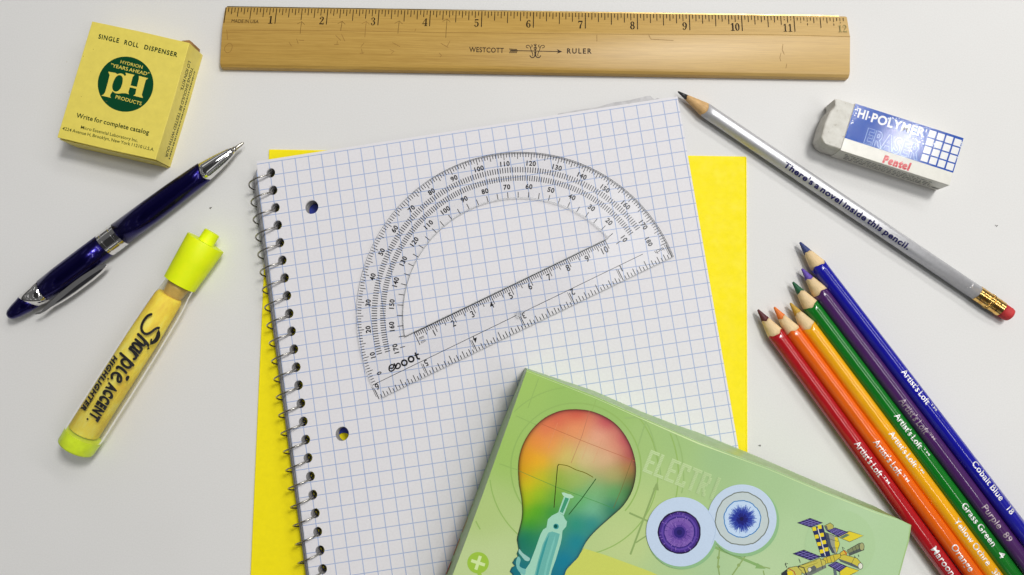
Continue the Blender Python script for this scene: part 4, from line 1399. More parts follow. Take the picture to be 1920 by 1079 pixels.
# ================================================================== blue ballpoint pen
CZ = 6.2
pa, pb = at(457, 267.5, CZ), at(15.5, 594.5, CZ)
ang = math.atan2((pb - pa).y, (pb - pa).x)
PEN = thing('ballpoint_pen', 'glossy dark blue ballpoint pen with chrome tip, band and clip', 'pen', (pa.x, pa.y, 0), ang)
LP = local(PEN, 15.5, 594.5, CZ)[0]
k = LP / 140.0
chrome = plain('polished_chrome', (0.80, 0.79, 0.78, 1), .07, metal=1.0, var=.03, vscale=100)
m, nt, b = new_mat('blue_metallic_lacquer')
fl = ramp(nt, noise(nt, 2600.0, 2.0), [(0.3, (0.005, 0.003, 0.06, 1)), (0.7, (0.009, 0.005, 0.115, 1))])
nt.links.new(fl, b.inputs['Base Color'])
b.inputs['Metallic'].default_value = .9
b.inputs['Roughness'].default_value = .24
b.inputs['Coat Weight'].default_value = .25
b.inputs['Coat Roughness'].default_value = .03
LACQ = m
mb = MB()
mb.lathe([(0, .25), (.35, .5), (1.2, .75), (4.8 * k, 1.0), (4.9 * k, 1.25), (6.3 * k, 1.35)], n=32, cz=CZ)
mb.build('writing_point', plain('brushed_steel_point', (.55, .52, .47, 1), .25, metal=1.0), PEN)
scal = lambda a: 2.4 * math.cos(a - .9) ** 2 - 1.2
mb = MB()
mb.lathe([(6.0 * k, 1.2), (6.2 * k, 1.75), (9 * k, 2.45), (13 * k, 3.3), (17 * k, 3.95), (22 * k, 4.55), (24.5 * k, 4.8, scal)], n=64, cz=CZ)
mb.build('chrome_tip', chrome, PEN)
mb = MB()
mb.lathe([(24.4 * k, 4.72, scal), (24.7 * k, 4.92, scal), (30 * k, 5.2), (42 * k, 5.6), (56 * k, 5.85), (74.3 * k, 5.9), (74.4 * k, 5.2)], n=72, cz=CZ)
mb.build('lower_barrel', LACQ, PEN)
mb = MB()
mb.lathe([(73.6 * k, 5.4), (73.7 * k, 6.1), (75.2 * k, 6.15), (75.4 * k, 5.95), (76.0 * k, 5.95), (76.2 * k, 6.15), (80.4 * k, 6.15), (80.6 * k, 5.95), (81.1 * k, 5.95), (81.3 * k, 6.15), (82.7 * k, 6.1), (82.8 * k, 5.4)], n=72, cz=CZ)
mb.build('centre_band', chrome, PEN, sharp=25)
sl1 = lambda a: .9 * math.cos(a) + .2
sl2 = lambda a: -2.4 * math.cos(a) + .3
mb = MB()
mb.lathe([(82.7 * k, 5.2), (82.8 * k, 5.85), (95 * k, 5.9), (108 * k, 5.75), (118.5 * k, 5.35, sl1), (118.7 * k, 5.1, sl1)], n=72, cz=CZ)
mb.build('upper_barrel', LACQ, PEN)
mb = MB()
mb.lathe([(118.4 * k, 5.2, sl1), (118.5 * k, 5.42, sl1), (122 * k, 5.2), (127.2 * k, 4.72, sl2), (127.3 * k, 4.4, sl2)], n=72, cz=CZ)
mb.build('chrome_collar', chrome, PEN)
mb = MB()
mb.lathe([(127.0 * k, 4.4, sl2), (127.2 * k, 4.66, sl2), (131 * k, 4.2), (135 * k, 3.5), (138 * k, 2.7), (139.3 * k, 1.9), (139.9 * k, .9)], n=56, cz=CZ)
mb.build('end_cap', LACQ, PEN)
mb = MB()
tr = zoomed(0, 250, 2.917)
cl = [(232, 975), (262, 942), (300, 905), (345, 866), (400, 822), (450, 785), (500, 753), (545, 727), (575, 716), (590, 718), (586, 730), (556, 762), (514, 798), (464, 836), (414, 873), (368, 904), (326, 930), (290, 950), (255, 975), (225, 990), (196, 993), (205, 984)]
mb.prism([[local(PEN, *tr(*p), 6.5)[:2] for p in cl]], 5.4, 7.6)
clip = mb.build('pocket_clip', chrome, PEN, bevel=.9, segs=4, recalc=True)
mb = MB()
cl2 = [(300, 930), (345, 895), (420, 834), (500, 777), (545, 748), (565, 742), (550, 758), (510, 790), (460, 828), (410, 864), (360, 897), (318, 924)]  # dark reflection in the chrome, laid on as a thin dark panel
mb.prism([[local(PEN, *tr(*p), 7.6)[:2] for p in cl2]], 7.5, 7.66)
mb.build('clip_reflection', plain('dark_clip_reflection', (.05, .05, .055, 1), .15, metal=.6), clip, bevel=.05)

# ================================================================== yellow highlighter
CH = 9.4
pa, pb = at(140.5, 842, CH), at(386, 455, CH)
ang = math.atan2((pb - pa).y, (pb - pa).x)
HL = thing('highlighter', 'fluorescent yellow highlighter with clear barrel and black script lettering', 'marker', (pa.x, pa.y, 0), ang)
LH = local(HL, 386, 455, CH)[0]
h = LH / 115.0
m, nt, b = new_mat('fluorescent_plastic')
cc = ramp(nt, noise(nt, 300.0), [(0.3, (0.78, 0.93, 0.004, 1)), (0.7, (0.85, 0.95, 0.006, 1))])
nt.links.new(cc, b.inputs['Base Color'])
b.inputs['Roughness'].default_value = .45
b.inputs['Specular IOR Level'].default_value = .3
bump(nt, b, noise(nt, 1500.0), .12)
FLUO = m
mb = MB()
mb.lathe([(91.5 * h, 7.2), (91.6 * h, 7.75), (93 * h, 7.85), (104 * h, 8.6), (114.6 * h, 9.25), (115 * h, 9.1), (115 * h, 3.9), (115.2 * h, 3.85), (120.4 * h, 3.75), (120.8 * h, 3.4)], n=72, cz=CH)
mb.build('cap', FLUO, HL, sharp=40)
mb = MB()
mb.lathe([(0, 7.4), (.5, 8.2), (1.2, 8.45), (7.6 * h, 8.75), (7.7 * h, 8.3)], n=64, cz=CH)
mb.build('end_plug', plain('lime_plastic_plug', (0.66, 0.83, 0.03, 1), .35, var=.12, vscale=120), HL, sharp=40)
CLR = clear_mat('clear_barrel_plastic', (0.985, 0.975, 0.90, 1), .07, (0.88, 0.84, 0.62, 1), .06, blend=.07)
BR = [(7.6 * h, 8.7), (12 * h, 8.8), (40 * h, 8.85), (62 * h, 8.6), (76 * h, 8.2), (83 * h, 7.8), (87.5 * h, 7.15), (91.6 * h, 7.0)]
mb = MB()
mb.lathe(BR, n=72, cz=CH, caps=(False, False))
mb.build('clear_barrel', CLR, HL)
mb = MB()
mb.lathe([(91 * h, 5.4), (89 * h, 5.0), (86 * h, 4.6), (83.5 * h, 3.6)], n=40, cz=CH)
mb.build('nib_holder', plain('amber_nib_holder', tone(196, 160, 70), .35, var=.15, vscale=200), HL)
m, nt, b = new_mat('ink_soaked_felt')
n1 = noise(nt, 1.0, 4.0, 0.6, stretch=(70.0, 170.0, 170.0))
cc = ramp(nt, n1, [(0.28, tone(226, 186, 30)), (0.5, tone(242, 216, 52)), (0.72, tone(248, 232, 116))])
nt.links.new(cc, b.inputs['Base Color'])
b.inputs['Roughness'].default_value = .7
bump(nt, b, noise(nt, 1.0, 3.0, stretch=(60, 1500, 1500)), .2)
mb = MB()
mb.lathe([(8.5 * h, 6.5), (9 * h, 7.1), (60 * h, 7.1), (83 * h, 6.4), (84.6 * h, 5.6)], n=48, cz=CH - .3, cy=1.0)
mb.build('ink_reservoir', m, HL)


def barrel_r(x):
    for (x0, r0), (x1, r1) in zip(BR, BR[1:]):
        if x0 <= x <= x1:
            return r0 + (r1 - r0) * (x - x0) / (x1 - x0)
    return BR[0][1] if x < BR[0][0] else BR[-1][1]


def hl_f(u, v, lift):
    px, py = 130 + u / 4.495, 570 + v / 4.495
    p = local(HL, px, py, 17.2)
    r = barrel_r(p[0]) + .05 + lift * .2
    y = max(-r * .985, min(r * .985, p[1]))
    z = CH + math.sqrt(r * r - y * y)
    p = local(HL, px, py, z)
    y = max(-r * .985, min(r * .985, p[1]))
    return (p[0], y, CH + math.sqrt(r * r - y * y))


D_, U_ = (-.557, .8305), (.8305, .557)
PX = lambda s, v: (s * D_[0] + v * U_[0], s * D_[1] + v * U_[1])
ik = Ink(hl_f)
ik.split = 9.0
Kk = None


def script(pts, w, sub=5):
    q = [PX(*p) for p in pts]
    ik.line(q, w, None, sub=sub)
    for p in (pts[0], pts[-1]):
        c = PX(*p)
        ik.dot(c[0], c[1], (w if not isinstance(w, list) else w[0]) * .5)


script([(-312, 622), (-285, 606), (-240, 600), (-196, 606), (-165, 622), (-146, 650), (-150, 680), (-180, 704), (-220, 718), (-250, 738), (-256, 764), (-236, 786), (-205, 798), (-165, 801), (-130, 791), (-117, 767), (-136, 750)], 22)
script([(-78, 788), (-92, 720), (-110, 626)], 25)
script([(-106, 655), (-92, 700), (-74, 722), (-56, 712), (-56, 680), (-62, 632)], 23)
script([(8, 718), (-20, 722), (-36, 690), (-34, 650), (-18, 632), (0, 650), (12, 700)], 23)
script([(14, 722), (6, 660), (14, 632)], 23)
script([(40, 722), (34, 680), (30, 632)], 23)
script([(34, 668), (48, 706), (66, 722), (84, 712)], 23)
script([(128, 738), (120, 680), (106, 592)], 24)
script([(124, 690), (138, 718), (160, 722), (176, 696), (172, 656), (154, 634), (132, 642), (118, 664)], 23)
script([(216, 722), (208, 670), (212, 638), (226, 634)], 23)
c = PX(243, 766); ik.dot(c[0], c[1], 24)
script([(262, 676), (300, 690), (316, 710), (298, 724), (272, 706), (260, 670), (272, 640), (300, 632), (322, 648)], 22)
c = PX(342, 624); ik.dot(c[0], c[1], 8)
ik.text('ACCENT', PX(366, 650), PX(702, 668), 84, None, bold=72, up=-1, slant=.08)
c = PX(722, 668); ik.dot(c[0], c[1], 9)
ik.text('HIGHLIGHTER', PX(148, 553), PX(684, 572), 40, None, bold=64, up=-1, slant=.2)
ik.build('printed_lettering', plain('black_print', (0.018, 0.018, 0.018, 1), .3), HL)

# ================================================================== green science kit box
ZK, ZK0 = 36.0, ZP + .05
o0 = at(988, 693, ZK); o0.z = 0
KA = math.atan2((at(1708, 985, ZK) - o0).y, (at(1708, 985, ZK) - o0).x)
KB = thing('science_kit_box', 'green cardboard science kit box with a rainbow light bulb picture on its lid', 'box', o0, KA)
top = [(988, 693), (1115.7, 743), (1200, 780.7), (1266.7, 809.9), (1311, 829), (1394.6, 860), (1440, 876.6), (1549, 922.4), (1641.4, 958.4), (1683.8, 973), (1708.7, 985),
       (1704.5, 1014), (1695.5, 1046), (1686.6, 1079), (1612, 1340), (736, 1390), (848, 1079), (868.4, 1026), (907.5, 920), (950, 801)]
bot = [(985, 690), (1115.7, 734), (1200, 771), (1266.7, 797), (1311, 812), (1400, 848), (1440, 865), (1549, 912), (1643, 951), (1682, 972), (1703, 987),
       (1699, 1014), (1691, 1046), (1682, 1079), (1606, 1330), (722, 1386), (835.6, 1079), (856, 1023), (895, 920), (937, 804)]
tl = [local(KB, x, y, ZK) for x, y in top]
bl = [local(KB, x, y, ZK0 + 2) for x, y in bot]
bl = [(x, y, ZK0) for x, y, z in bl]
n = len(tl)
mb = MB()
ft = fill2d([[p[:2] for p in tl]])
fs = list(ft) + [tuple(n + i for i in reversed(t)) for t in fill2d([[p[:2] for p in bl]])]
for i in range(n):
    j = (i + 1) % n
    fs.append((n + i, n + j, j, i))
mb.add(tl + bl, fs)
kitm = plain('green_box_board', tone(150, 182, 116), .38, var=.05, vscale=180, bmp=.05)
mb.build('box_body', kitm, KB, bevel=.45, segs=3, recalc=True)


def idw(samples, x, y, p=3.0, soft=900.0, grey=0.0):
    s = 0.0
    c = [0.0, 0.0, 0.0]
    for sx_, sy_, col in samples:
        w = 1.0 / ((sx_ - x) ** 2 + (sy_ - y) ** 2 + soft) ** (p / 2)
        s += w
        for i in range(3):
            c[i] += w * lin(col[i] + (sum(col) / 3.0 - col[i]) * grey) / .92
    return tuple(max(.002, min(.95, v / s)) for v in c) + (1.0,)


FACE = [(1000, 720, (160, 204, 84)), (950, 850, (158, 202, 84)), (900, 960, (176, 206, 112)), (870, 1060, (188, 212, 136)), (1060, 740, (150, 198, 84)), (1150, 765, (152, 198, 92)), (1210, 840, (160, 200, 104)),
        (1260, 830, (156, 198, 112)), (1350, 860, (154, 196, 126)), (1240, 900, (172, 206, 118)), (1200, 950, (182, 210, 120)), (1180, 1020, (190, 212, 128)), (1450, 910, (160, 200, 134)), (1530, 940, (164, 202, 140)), (1600, 970, (172, 208, 152)),
        (1680, 1000, (168, 206, 146)), (1640, 1060, (170, 208, 150)), (1480, 1010, (172, 208, 146)), (1440, 1065, (178, 210, 150)), (1330, 1060, (166, 204, 142)), (1250, 1060, (172, 206, 132)), (930, 1060, (190, 214, 138)), (1560, 1300, (175, 208, 150)), (780, 1350, (180, 208, 120))]
KF = flat_on(KB, ZK)
inkface = ink_mat('box_lid_print', .36, grain=.03, gscale=1800)
mb = MB()
ins = [(x + (1040 - x) * .004, y + (900 - y) * .004) for x, y in top]
pts, tris = split_tris(ins, fill2d([ins]), 26)
mb.addc([KF(x, y, .0) for x, y in pts], tris, [idw(FACE, x, y, grey=.22) for x, y in pts])
lid = mb.build('lid_print', inkface, KB)

# red dashes and pale lettering along the long left wall and worn white creases
ik = Ink(lambda u, v, lift: wall(u, v, lift))
iA, iB = 16, 0


def wall(u, v, lift):
    ta, tb = Vector(tl[16]).lerp(Vector(tl[0]), u), Vector(bl[16]).lerp(Vector(bl[0]), u)
    p = tb.lerp(ta, v)
    d = (Vector(tl[0]) - Vector(tl[16])).normalized()
    nrm = Vector((-d.y, d.x, 0))
    p = p + nrm * (.25 + lift)
    return (p.x, p.y, p.z)


rnd = random.Random(3)
RED = tone(196, 78, 50)
for u0, u1 in ((.0, .06), (.09, .17), (.20, .27), (.31, .335), (.345, .385), (.42, .45), (.47, .5), (.515, .53), (.56, .59), (.62, .635), (.66, .68), (.70, .715), (.745, .76), (.80, .815), (.855, .87), (.90, .915)):
    ik.poly([(u0, .04), (u1, .07), (u1, .2), (u0, .15)], RED)
ik.build('side_print', ink_mat('side_wall_ink', .5), KB)

ik = Ink(KF)
ik.k = 60
LG = tone(146, 180, 96)
LG2 = tone(150, 182, 112)


def on_lid(pts, w, c):
    run = []
    safe = [(x + (1060 - x) * .012, y + (900 - y) * .012) for x, y in top]
    for p in list(pts) + [None]:
        if p is not None and _inside(p, safe):
            run.append(p)
        else:
            if len(run) > 2:
                ik.line(run, w, c)
            run = []


on_lid(ring(1080, 878, 122, n=60, a0=2.4, a1=7.0), 2.4, LG)
on_lid(ring(1076, 884, 158, n=90, a0=1.9, a1=7.6), 2.0, LG)
on_lid(ring(1072, 890, 200, n=90, a0=2.6, a1=6.6), 2.2, LG)
ik.line([(968, 780), (1012, 800)], 1.6, LG)
ik.line([(936, 870), (985, 886)], 1.6, LG)
ik.line([(1010, 710), (990, 765)], 1.6, LG)
ik.line([(1118, 748), (1108, 778)], 1.6, LG)
AX = tone(140, 166, 100)
ik.line([(1182, 1040), (1231, 908)], 3.4, AX)
ik.poly([(1233, 903), (1224, 918), (1235, 920)], AX)
ik.line([(1180, 962), (1216, 978)], 3.4, AX)
ik.line([(1192, 1018), (1212, 1005)], 2.4, AX)
ik.line([(1172, 784), (1210, 790), (1232, 850), (1240, 900)], 2.2, LG2, sub=4)
ik.line([(1211, 790), (1196, 838)], 2.6, LG2)
ik.line([(1266, 812), (1278, 850), (1282, 900), (1278, 925)], 2.2, LG2, sub=4)
ik.line([(1335, 1024), (1430, 1064)], 5, tone(132, 170, 104))
ik.poly([(1436, 1067), (1420, 1056), (1416, 1066)], tone(132, 170, 104))
ik.line([(1350, 1022), (1346, 1060), (1350, 1085)], 2.4, AX)
ik.line([(1398, 1042), (1372, 1080)], 2.4, AX)
ik.dot(1347, 1046, 3, AX); ik.dot(1347, 1063, 3, AX); ik.dot(1385, 1060, 3, AX)
ik.line([(1424, 1062), (1444, 1066)], 2, AX)
ik.line([(1431, 1070), (1433, 1079)], 2, AX)
ik.poly(ring(1575, 1022, 66, n=44), tone(168, 198, 150))
ik.build('faint_diagrams', ink_mat('diagram_ink', .38, grain=.03), KB)

# striped block letters
FONT = {'E': ('11111', '10000', '10000', '11110', '10000', '10000', '11111'), 'L': ('10000', '10000', '10000', '10000', '10000', '10000', '11111'),
        'C': ('11111', '10001', '10000', '10000', '10000', '10001', '11111'), 'T': ('11111', '00100', '00100', '00100', '00100', '00100', '00100'),
        'R': ('11110', '10001', '10001', '11110', '10100', '10010', '10001'), 'I': ('00100',) * 7}
ik = Ink(KF)
ik.k = 110
o_ = Vector((1204.3, 883.5)); e_ = Vector((.925, .378)); up_ = Vector((.37, -.92))
for q, chh in enumerate('ELECTRI'):
    for r, row in enumerate(FONT[chh]):
        for c in range(5):
            if row[c] == '0':
                continue
            c2 = c
            fade = max(0, q - 3) * .13
            col = tuple(lin(a + (b2 - a) * fade) / .92 for a, b2 in zip((188, 211, 154), (166, 196, 142))) + (1,)
            for st in range(2):
                y0 = (6 - r) * 6.3 + st * 3.15
                p = o_ + e_ * (q * 21.6 + c * 3.1) + up_ * y0
                a2 = p + e_ * 6.4
                b2 = a2 + up_ * 2.6
                d2 = p + up_ * 2.6
                ik.poly([tuple(p), tuple(a2), tuple(b2), tuple(d2)], col)
ik.build('striped_lettering', inkface, KB)

# yellow patch, then the bulb
ik = Ink(KF)
ik.k = 520
z7 = lambda x, y: (940 + x / 2.847, 700 + y / 2.847)
ik.poly([z7(*p) for p in ((440, 935), (560, 972), (800, 1060), (900, 1110), (1020, 1180), (1000, 1290), (260, 1290), (340, 1060), (405, 985))], tone(198, 206, 98))
ik.build('yellow_patch', inkface, KB)
BULB = [(400, 192), (470, 200), (540, 225), (600, 262), (650, 315), (690, 385), (712, 455), (719, 520), (710, 590), (688, 650), (650, 708), (600, 755), (545, 803), (495, 850), (455, 898), (428, 948), (408, 985),
        (375, 1018), (348, 1048), (335, 1090), (325, 1140), (190, 1165), (55, 1140), (44, 1100), (60, 1075), (45, 1058), (56, 1035), (72, 1028), (58, 1012), (72, 988), (88, 978), (82, 962), (92, 940), (86, 905), (84, 880), (95, 835), (108, 782), (112, 735), (108, 670), (95, 595), (90, 515), (95, 450), (112, 388), (142, 330), (182, 280), (232, 238), (292, 208), (345, 195)]
BC = [(400, 215, (206, 80, 66)), (560, 260, (192, 66, 84)), (660, 360, (190, 68, 88)), (690, 440, (176, 60, 80)), (300, 235, (212, 98, 76)), (400, 300, (230, 148, 98)), (520, 340, (228, 166, 136)), (600, 400, (220, 146, 118)), (240, 300, (220, 116, 80)),
      (140, 440, (222, 150, 30)), (190, 370, (228, 136, 60)), (260, 380, (230, 152, 80)), (115, 520, (214, 152, 14)), (200, 470, (238, 176, 30)), (150, 590, (214, 188, 20)), (220, 560, (190, 190, 30)), (130, 670, (172, 190, 14)), (200, 640, (140, 190, 30)), (190, 730, (64, 164, 26)), (130, 760, (110, 180, 20)),
      (150, 800, (40, 146, 40)), (140, 870, (16, 122, 84)), (110, 900, (14, 110, 100)), (300, 560, (134, 172, 66)), (290, 650, (84, 164, 54)), (270, 740, (34, 140, 60)), (400, 560, (154, 182, 92)), (350, 450, (208, 190, 104)), (450, 450, (214, 190, 140)), (560, 450, (218, 180, 140)), (600, 540, (176, 170, 104)),
      (680, 510, (172, 120, 62)), (700, 570, (90, 110, 50)), (680, 630, (26, 120, 66)), (600, 630, (84, 164, 96)), (500, 640, (120, 180, 120)), (480, 720, (118, 186, 150)), (420, 680, (90, 174, 100)), (400, 800, (24, 140, 120)), (480, 800, (22, 132, 134)), (590, 720, (20, 116, 96)), (400, 900, (16, 128, 144)), (330, 1000, (14, 122, 150)), (230, 900, (24, 128, 104)), (200, 1050, (22, 116, 124)), (80, 1050, (20, 112, 128)), (300, 1120, (16, 110, 140))]
out = smooth_line(BULB[:20], 3) + BULB[20:33] + smooth_line(BULB[33:] + [BULB[0]], 3)[:-1]
area = [(x, y) for x, y in out]
mb = MB()
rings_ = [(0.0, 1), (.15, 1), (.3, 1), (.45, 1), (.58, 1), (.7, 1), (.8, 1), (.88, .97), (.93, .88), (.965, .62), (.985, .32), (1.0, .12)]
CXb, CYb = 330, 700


def inward(i, t):
    x, y = area[i]
    # towards a spine running up the middle of the bulb
    sx_ = 405 if y < 560 else 405 - (y - 560) * .42
    sy_ = 520 if y < 560 else min(y - 20 if y < 1000 else y, 1120)
    sy_ = 520 + (sy_ - 520) * .92
    return (sx_ + (x - sx_) * t, sy_ + (y - sy_) * t)


vs, cols = [], []
n = len(area)
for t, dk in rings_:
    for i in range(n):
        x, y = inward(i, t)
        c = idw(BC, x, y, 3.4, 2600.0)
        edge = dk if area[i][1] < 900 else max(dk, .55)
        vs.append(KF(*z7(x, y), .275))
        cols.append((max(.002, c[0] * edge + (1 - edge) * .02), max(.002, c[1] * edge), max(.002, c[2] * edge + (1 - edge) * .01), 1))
fs = []
for k_ in range(len(rings_) - 1):
    for i in range(n):
        j = (i + 1) % n
        fs.append((k_ * n + i, k_ * n + j, (k_ + 1) * n + j, (k_ + 1) * n + i))
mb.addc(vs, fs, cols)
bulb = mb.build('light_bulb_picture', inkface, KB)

ik = Ink(lambda u, v, lift: KF(*z7(u, v), .285 + lift))
GRD = tone(150, 104, 76)
for pts, w, c in (([(200, 265), (460, 372), (716, 470)], 2.2, tone(176, 96, 60)), ([(470, 200), (432, 330), (372, 480)], 2.2, tone(176, 110, 84)), ([(705, 440), (640, 620), (598, 720)], 2.4, tone(110, 100, 50)),
                  ([(92, 520), (300, 610), (520, 690), (600, 722)], 2.2, tone(64, 140, 60))):
    ik.line(pts, w, c)
for q in range(5):
    ik.line([(180 + 8 * q, 350 + 44 * q), (690 - q * 6, 400 + 62 * q)] if q == 9 else [(300 + 60 * q, 265 + 20 * q), (250 + 60 * q, 400 + 20 * q)], 1.2, tone(214, 150, 110))
FIL = tone(58, 66, 14)
ik.line([(281, 718), (289, 620), (297, 530), (300, 496), (308, 486)], 4.6, FIL)
ik.line([(303, 486), (352, 494), (400, 516), (448, 532), (490, 556)], 4.2, tone(110, 104, 10), sub=4)
ik.line([(505, 563), (486, 590), (430, 668), (360, 754)], 4.6, tone(30, 84, 30))
z8 = lambda x, y: ((820 + x / 6.4 - 940) * 2.847, (920 + y / 6.4 - 700) * 2.847)
S = lambda L_: [z8(*p) for p in L_]
PALE, MIDT, TEAL = tone(158, 208, 184), tone(104, 176, 166), tone(60, 150, 150)
stem = [(1450, 262), (1515, 300), (1530, 340), (1556, 372), (1546, 430), (1502, 482), (1494, 560), (1478, 640), (1420, 830), (1372, 960), (1345, 1079), (1300, 1240), (1020, 1240), (1060, 1079), (1000, 1000), (975, 930), (1062, 940), (1110, 870), (1180, 690), (1240, 520), (1270, 468), (1310, 442), (1326, 345), (1375, 300)]
ik.poly(S(stem), PALE)
ik.poly(S([(1330, 505), (1380, 490), (1470, 520), (1440, 640), (1380, 840), (1318, 1079), (1280, 1240), (1110, 1240), (1150, 1079), (1205, 850), (1262, 650)]), MIDT)
ik.poly(S([(1345, 520), (1310, 640), (1240, 880), (1190, 1079), (1170, 1079), (1215, 860), (1290, 620)]), TEAL)
ik.poly(S([(1420, 520), (1402, 640), (1330, 880), (1290, 1079), (1262, 1079), (1310, 860), (1376, 640)]), tone(120, 190, 178))
ik.poly(S([(1522, 62), (1596, 88), (1516, 296), (1450, 262)]), PALE)
ik.poly(S([(1535, 82), (1580, 96), (1505, 270), (1470, 252)]), tone(64, 150, 112))
ik.poly(S([(1490, 26), (1520, 22), (1560, 38), (1600, 46), (1640, 76), (1615, 92), (1560, 84), (1510, 62)]), tone(176, 216, 186))
ik.poly(S(ring(1424, 430, 34, n=16)), TEAL)
ik.poly(S(ring(1420, 428, 22, n=14)), tone(6, 84, 74))
ik.poly(S(smooth_line([(985, 700), (1020, 745), (1075, 785), (1112, 815), (1095, 845), (1050, 835), (1005, 780), (975, 740)], 3, True)), tone(150, 196, 186))
ik.poly(S(smooth_line([(970, 790), (1000, 830), (985, 900), (1020, 930), (1060, 945), (1050, 1010), (1000, 990), (955, 930), (945, 850)], 3, True)), tone(120, 184, 176))
ik.build('bulb_stem_picture', inkface, bulb)

# two round samples
ik = Ink(KF)
ik.k = 900
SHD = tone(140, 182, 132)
D1, D2 = (1276.3, 997.0), (1391.0, 973.0)
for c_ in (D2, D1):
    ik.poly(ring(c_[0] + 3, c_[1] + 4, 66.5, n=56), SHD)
ik.poly(ring(D2[0], D2[1], 64.6, n=64), tone(190, 207, 226))
rnd = random.Random(11)


def blob(c_, r_, amp, n=60, seed=1):
    q = random.Random(seed)
    ph = [q.uniform(0, 6.28) for _ in range(4)]
    return [(c_[0] + r_ * (1 + amp * (math.sin(3 * a + ph[0]) + .7 * math.sin(7 * a + ph[1]) + .6 * math.sin(13 * a + ph[2]) + .5 * math.sin(23 * a + ph[3]))) * math.cos(a),
             c_[1] + r_ * (1 + amp * (math.sin(3 * a + ph[0]) + .7 * math.sin(7 * a + ph[1]) + .6 * math.sin(13 * a + ph[2]) + .5 * math.sin(23 * a + ph[3]))) * math.sin(a)) for a in [2 * math.pi * k_ / n for k_ in range(n)]]


ik.poly(blob(D2, 50.6, .012, seed=2), tone(112, 120, 112))
ik.poly(blob(D2, 48.6, .012, seed=2), tone(188, 200, 200))
ik.poly(blob(D2, 35.2, .016, seed=3), tone(52, 122, 184))
ik.poly(blob(D2, 33.4, .016, seed=3), tone(188, 210, 234))
for rr_, dens, colr in ((27, 130, (112, 138, 200)), (24, 140, (62, 84, 172)), (19, 130, (36, 50, 146)), (12, 80, (24, 28, 112))):
    for k_ in range(dens):
        a = rnd.uniform(0, 6.283)
        r1 = rr_ * rnd.uniform(.8, 1.04)
        r0 = rr_ * rnd.uniform(0, .45)
        ik.line([(D2[0] + r0 * math.cos(a), D2[1] + r0 * math.sin(a)), (D2[0] + r1 * math.cos(a), D2[1] + r1 * math.sin(a))], [2.4, .7], tone(*colr))
ik.dot(D2[0] - 1, D2[1], 4, tone(20, 16, 76))
ik.poly(ring(D1[0], D1[1], 65, n=64), tone(190, 207, 228))
ik.line([(1326.5, 957), (1339, 978), (1340.5, 1000), (1334, 1020)], 1.0, tone(168, 188, 214), sub=4)
D1i = (1273.5, 998)
ik.poly(blob(D1i, 40.4, .008, seed=5), tone(36, 24, 62))
for rr_, colr in ((37.6, (66, 44, 128)), (33.5, (92, 66, 158)), (30, (56, 40, 124)), (27.5, (122, 90, 170)), (21, (112, 80, 164)), (14, (84, 58, 146)), (10.5, (48, 36, 118)), (5, (34, 26, 96))):
    ik.poly(blob(D1i, rr_, .012, seed=int(rr_)), tone(*colr))
for k_ in range(150):
    a = rnd.uniform(0, 6.283)
    r0 = rnd.uniform(11, 35)
    ik.line([(D1i[0] + r0 * math.cos(a), D1i[1] + r0 * math.sin(a)), (D1i[0] + (r0 + 4) * math.cos(a), D1i[1] + (r0 + 4) * math.sin(a))], rnd.uniform(.5, 1.1), tone(*rnd.choice([(140, 108, 184), (60, 42, 122), (100, 72, 158)])))
ik.build('round_sample_picture', inkface, KB)

# space station picture
ik = Ink(lambda u, v, lift: KF(1420 + u / 5.42, 880 + v / 5.42, .1 + lift))
ik.k = 60
OL = tone(44, 48, 52)
NAVY, LIL, YL, GY = tone(44, 36, 92), tone(128, 118, 190), tone(222, 202, 36), tone(128, 132, 112)


def shape(pts, c, ol=5):
    ik.poly(pts, c)
    if ol:
        ik.line(pts, ol, OL, closed=True)


def grid(a, b2, c, d, nx, ny):
    L2 = lambda p, q, t: (p[0] + (q[0] - p[0]) * t, p[1] + (q[1] - p[1]) * t)
    for i in range(1, nx):
        ik.line([L2(a, b2, i / nx), L2(d, c, i / nx)], 4, LIL)
    for i in range(1, ny):
        ik.line([L2(a, d, i / ny), L2(b2, c, i / ny)], 4, LIL)


p4 = ((405, 545), (535, 498), (665, 545), (540, 590)); shape(p4, NAVY); grid(*p4, 4, 4)
p4 = ((360, 858), (470, 820), (650, 890), (540, 925)); shape(p4, NAVY); grid(*p4, 3, 5)
shape([(680, 575), (740, 545), (772, 570), (772, 608), (700, 622)], tone(176, 170, 86))
ik.poly([(684, 580), (704, 572), (718, 618), (700, 622)], tone(86, 92, 96))
shape([(690, 640), (760, 668), (812, 690), (836, 762), (802, 862), (762, 850), (712, 762)], tone(146, 150, 132))
ik.poly([(690, 640), (722, 655), (748, 770), (790, 858), (762, 850), (712, 762)], tone(66, 76, 92))
ik.poly([(785, 690), (812, 692), (834, 762), (804, 850), (786, 770)], tone(214, 196, 40))
ik.line([(700, 700), (820, 735)], 4, OL); ik.line([(735, 800), (822, 800)], 4, OL)
shape([(552, 590), (665, 568), (740, 880), (652, 896)], tone(30, 42, 92), 4)
ik.line([(612, 600), (652, 740), (690, 880)], 9, tone(214, 214, 206))
for cx, cy in ((578, 607), (632, 588), (602, 685), (655, 667), (627, 760), (677, 742), (653, 835), (700, 815)):
    ik.poly([(cx - 22, cy - 16), (cx + 16, cy - 22), (cx + 22, cy + 16), (cx - 16, cy + 22)], YL)
shape([(820, 688), (905, 636), (935, 630), (1076, 676), (936, 738)], tone(216, 198, 44))
p4 = ((705, 625), (788, 595), (925, 642), (825, 688)); shape(p4, NAVY); grid(*p4, 5, 3)
ik.poly([(835, 690), (905, 655), (940, 668), (870, 704)], tone(92, 120, 96))
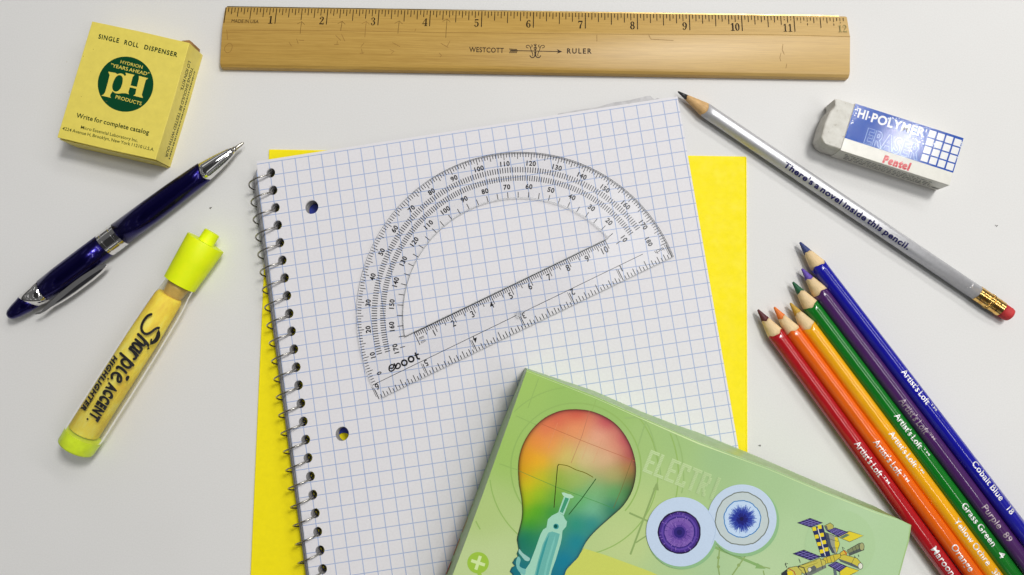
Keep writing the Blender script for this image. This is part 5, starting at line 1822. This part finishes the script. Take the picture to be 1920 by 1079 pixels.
shape([(912, 822), (1035, 752), (1078, 765), (1082, 820), (935, 878)], tone(124, 132, 92))
ik.poly([(930, 850), (1075, 790), (1082, 820), (935, 878)], tone(80, 88, 84))
shape(ring(1060, 787, 24, 40, n=18), tone(160, 162, 110))
for x in (960, 990, 1020):
    ik.line([(x, 795 - (x - 960) * .55), (x + 22, 850 - (x - 960) * .5)], 4, OL)
shape([(838, 850), (878, 822), (915, 845), (900, 880), (850, 880)], tone(206, 176, 60))
ik.line([(880, 826), (906, 870)], 10, tone(184, 70, 40))
shape([(805, 890), (880, 868), (1012, 905), (1070, 972), (1060, 1012), (1020, 1006), (850, 938)], tone(196, 184, 66))
ik.poly([(815, 905), (960, 955), (1040, 1000), (1020, 1008), (850, 938)], tone(84, 94, 98))
shape(ring(1046, 984, 24, 32, n=18), tone(216, 218, 200))
ik.line([(985, 900), (950, 968)], 4, OL)
shape([(664, 905), (770, 868), (840, 858), (845, 892), (780, 942), (690, 962)], tone(196, 180, 60))
for x in (700, 735, 770):
    ik.line([(x, 895 - (x - 700) * .3), (x + 18, 955 - (x - 700) * .25)], 4, OL)
shape([(835, 1040), (905, 988), (1032, 1030), (970, 1062), (900, 1095), (840, 1095)], tone(214, 196, 44))
p4 = ((715, 975), (798, 940), (905, 985), (830, 1042)); shape(p4, NAVY); grid(*p4, 5, 3)
ik.poly([(770, 1010), (800, 1020), (810, 1100), (782, 1100)], tone(92, 104, 112))
shape([(412, 985), (630, 905), (690, 930), (696, 1000), (500, 1080), (440, 1042)], tone(190, 182, 82))
ik.poly([(470, 1062), (696, 968), (692, 1004), (520, 1090), (480, 1085)], tone(110, 116, 110))
ik.poly([(520, 1010), (575, 975), (600, 1000), (590, 1035), (540, 1050)], tone(92, 98, 96))
shape(ring(530, 1020, 20, 24, n=14), tone(206, 206, 186))
ik.line([(640, 910), (664, 1010)], 5, OL); ik.line([(450, 975), (600, 930), (612, 950), (470, 1000)], 4, tone(120, 110, 40))
ik.line([(412, 985), (470, 1000), (500, 1080)], 10, tone(40, 42, 44))
shape([(320, 1000), (400, 985), (452, 1040), (440, 1100), (330, 1100), (250, 1065)], tone(190, 184, 86))
ik.poly([(244, 1055), (300, 1016), (322, 1100), (244, 1100)], tone(46, 52, 56))
ik.line([(315, 1008), (372, 1040), (392, 1100)], 9, tone(164, 60, 42))
ik.poly([(300, 1040), (352, 1035), (362, 1085), (310, 1090)], YL)
for pts in ([(300, 1000), (282, 965), (290, 950)], [(282, 965), (310, 958)], [(436, 950), (428, 925), (420, 908)], [(186, 1075), (196, 1090)], [(1025, 868), (1030, 890)], [(985, 878), (995, 900)], [(870, 820), (862, 790), (885, 808)]):
    ik.line(pts, 5, OL)
ik.build('space_station_picture', inkface, KB)

# plus sign
ik = Ink(KF)
ik.k = 60
ik.poly(ring(896.4, 1055.6, 20.2, n=40), tone(154, 192, 66))
ik.line([(896, 1070), (900, 1079), (902, 1095)], 7, tone(154, 192, 66))
for a in (.32, .32 + math.pi / 2):
    d = (math.cos(a), math.sin(a))
    ik.line([(896.4 - 13.5 * d[0], 1055.6 - 13.5 * d[1]), (896.4 + 13.5 * d[0], 1055.6 + 13.5 * d[1])], 6, tone(206, 226, 160))
ik.build('plus_symbol', inkface, KB)
# pale worn crease along the far edge
ik = Ink(KF)
ik.k = 90
ik.line([(x - 1, y + 3) for x, y in top[:10]], [.6, .8, 1.2, 2.2, 2.6, 1.0, .8, 1.2, 1.0, .5], tone(206, 226, 168))
ik.build('worn_crease', inkface, KB)
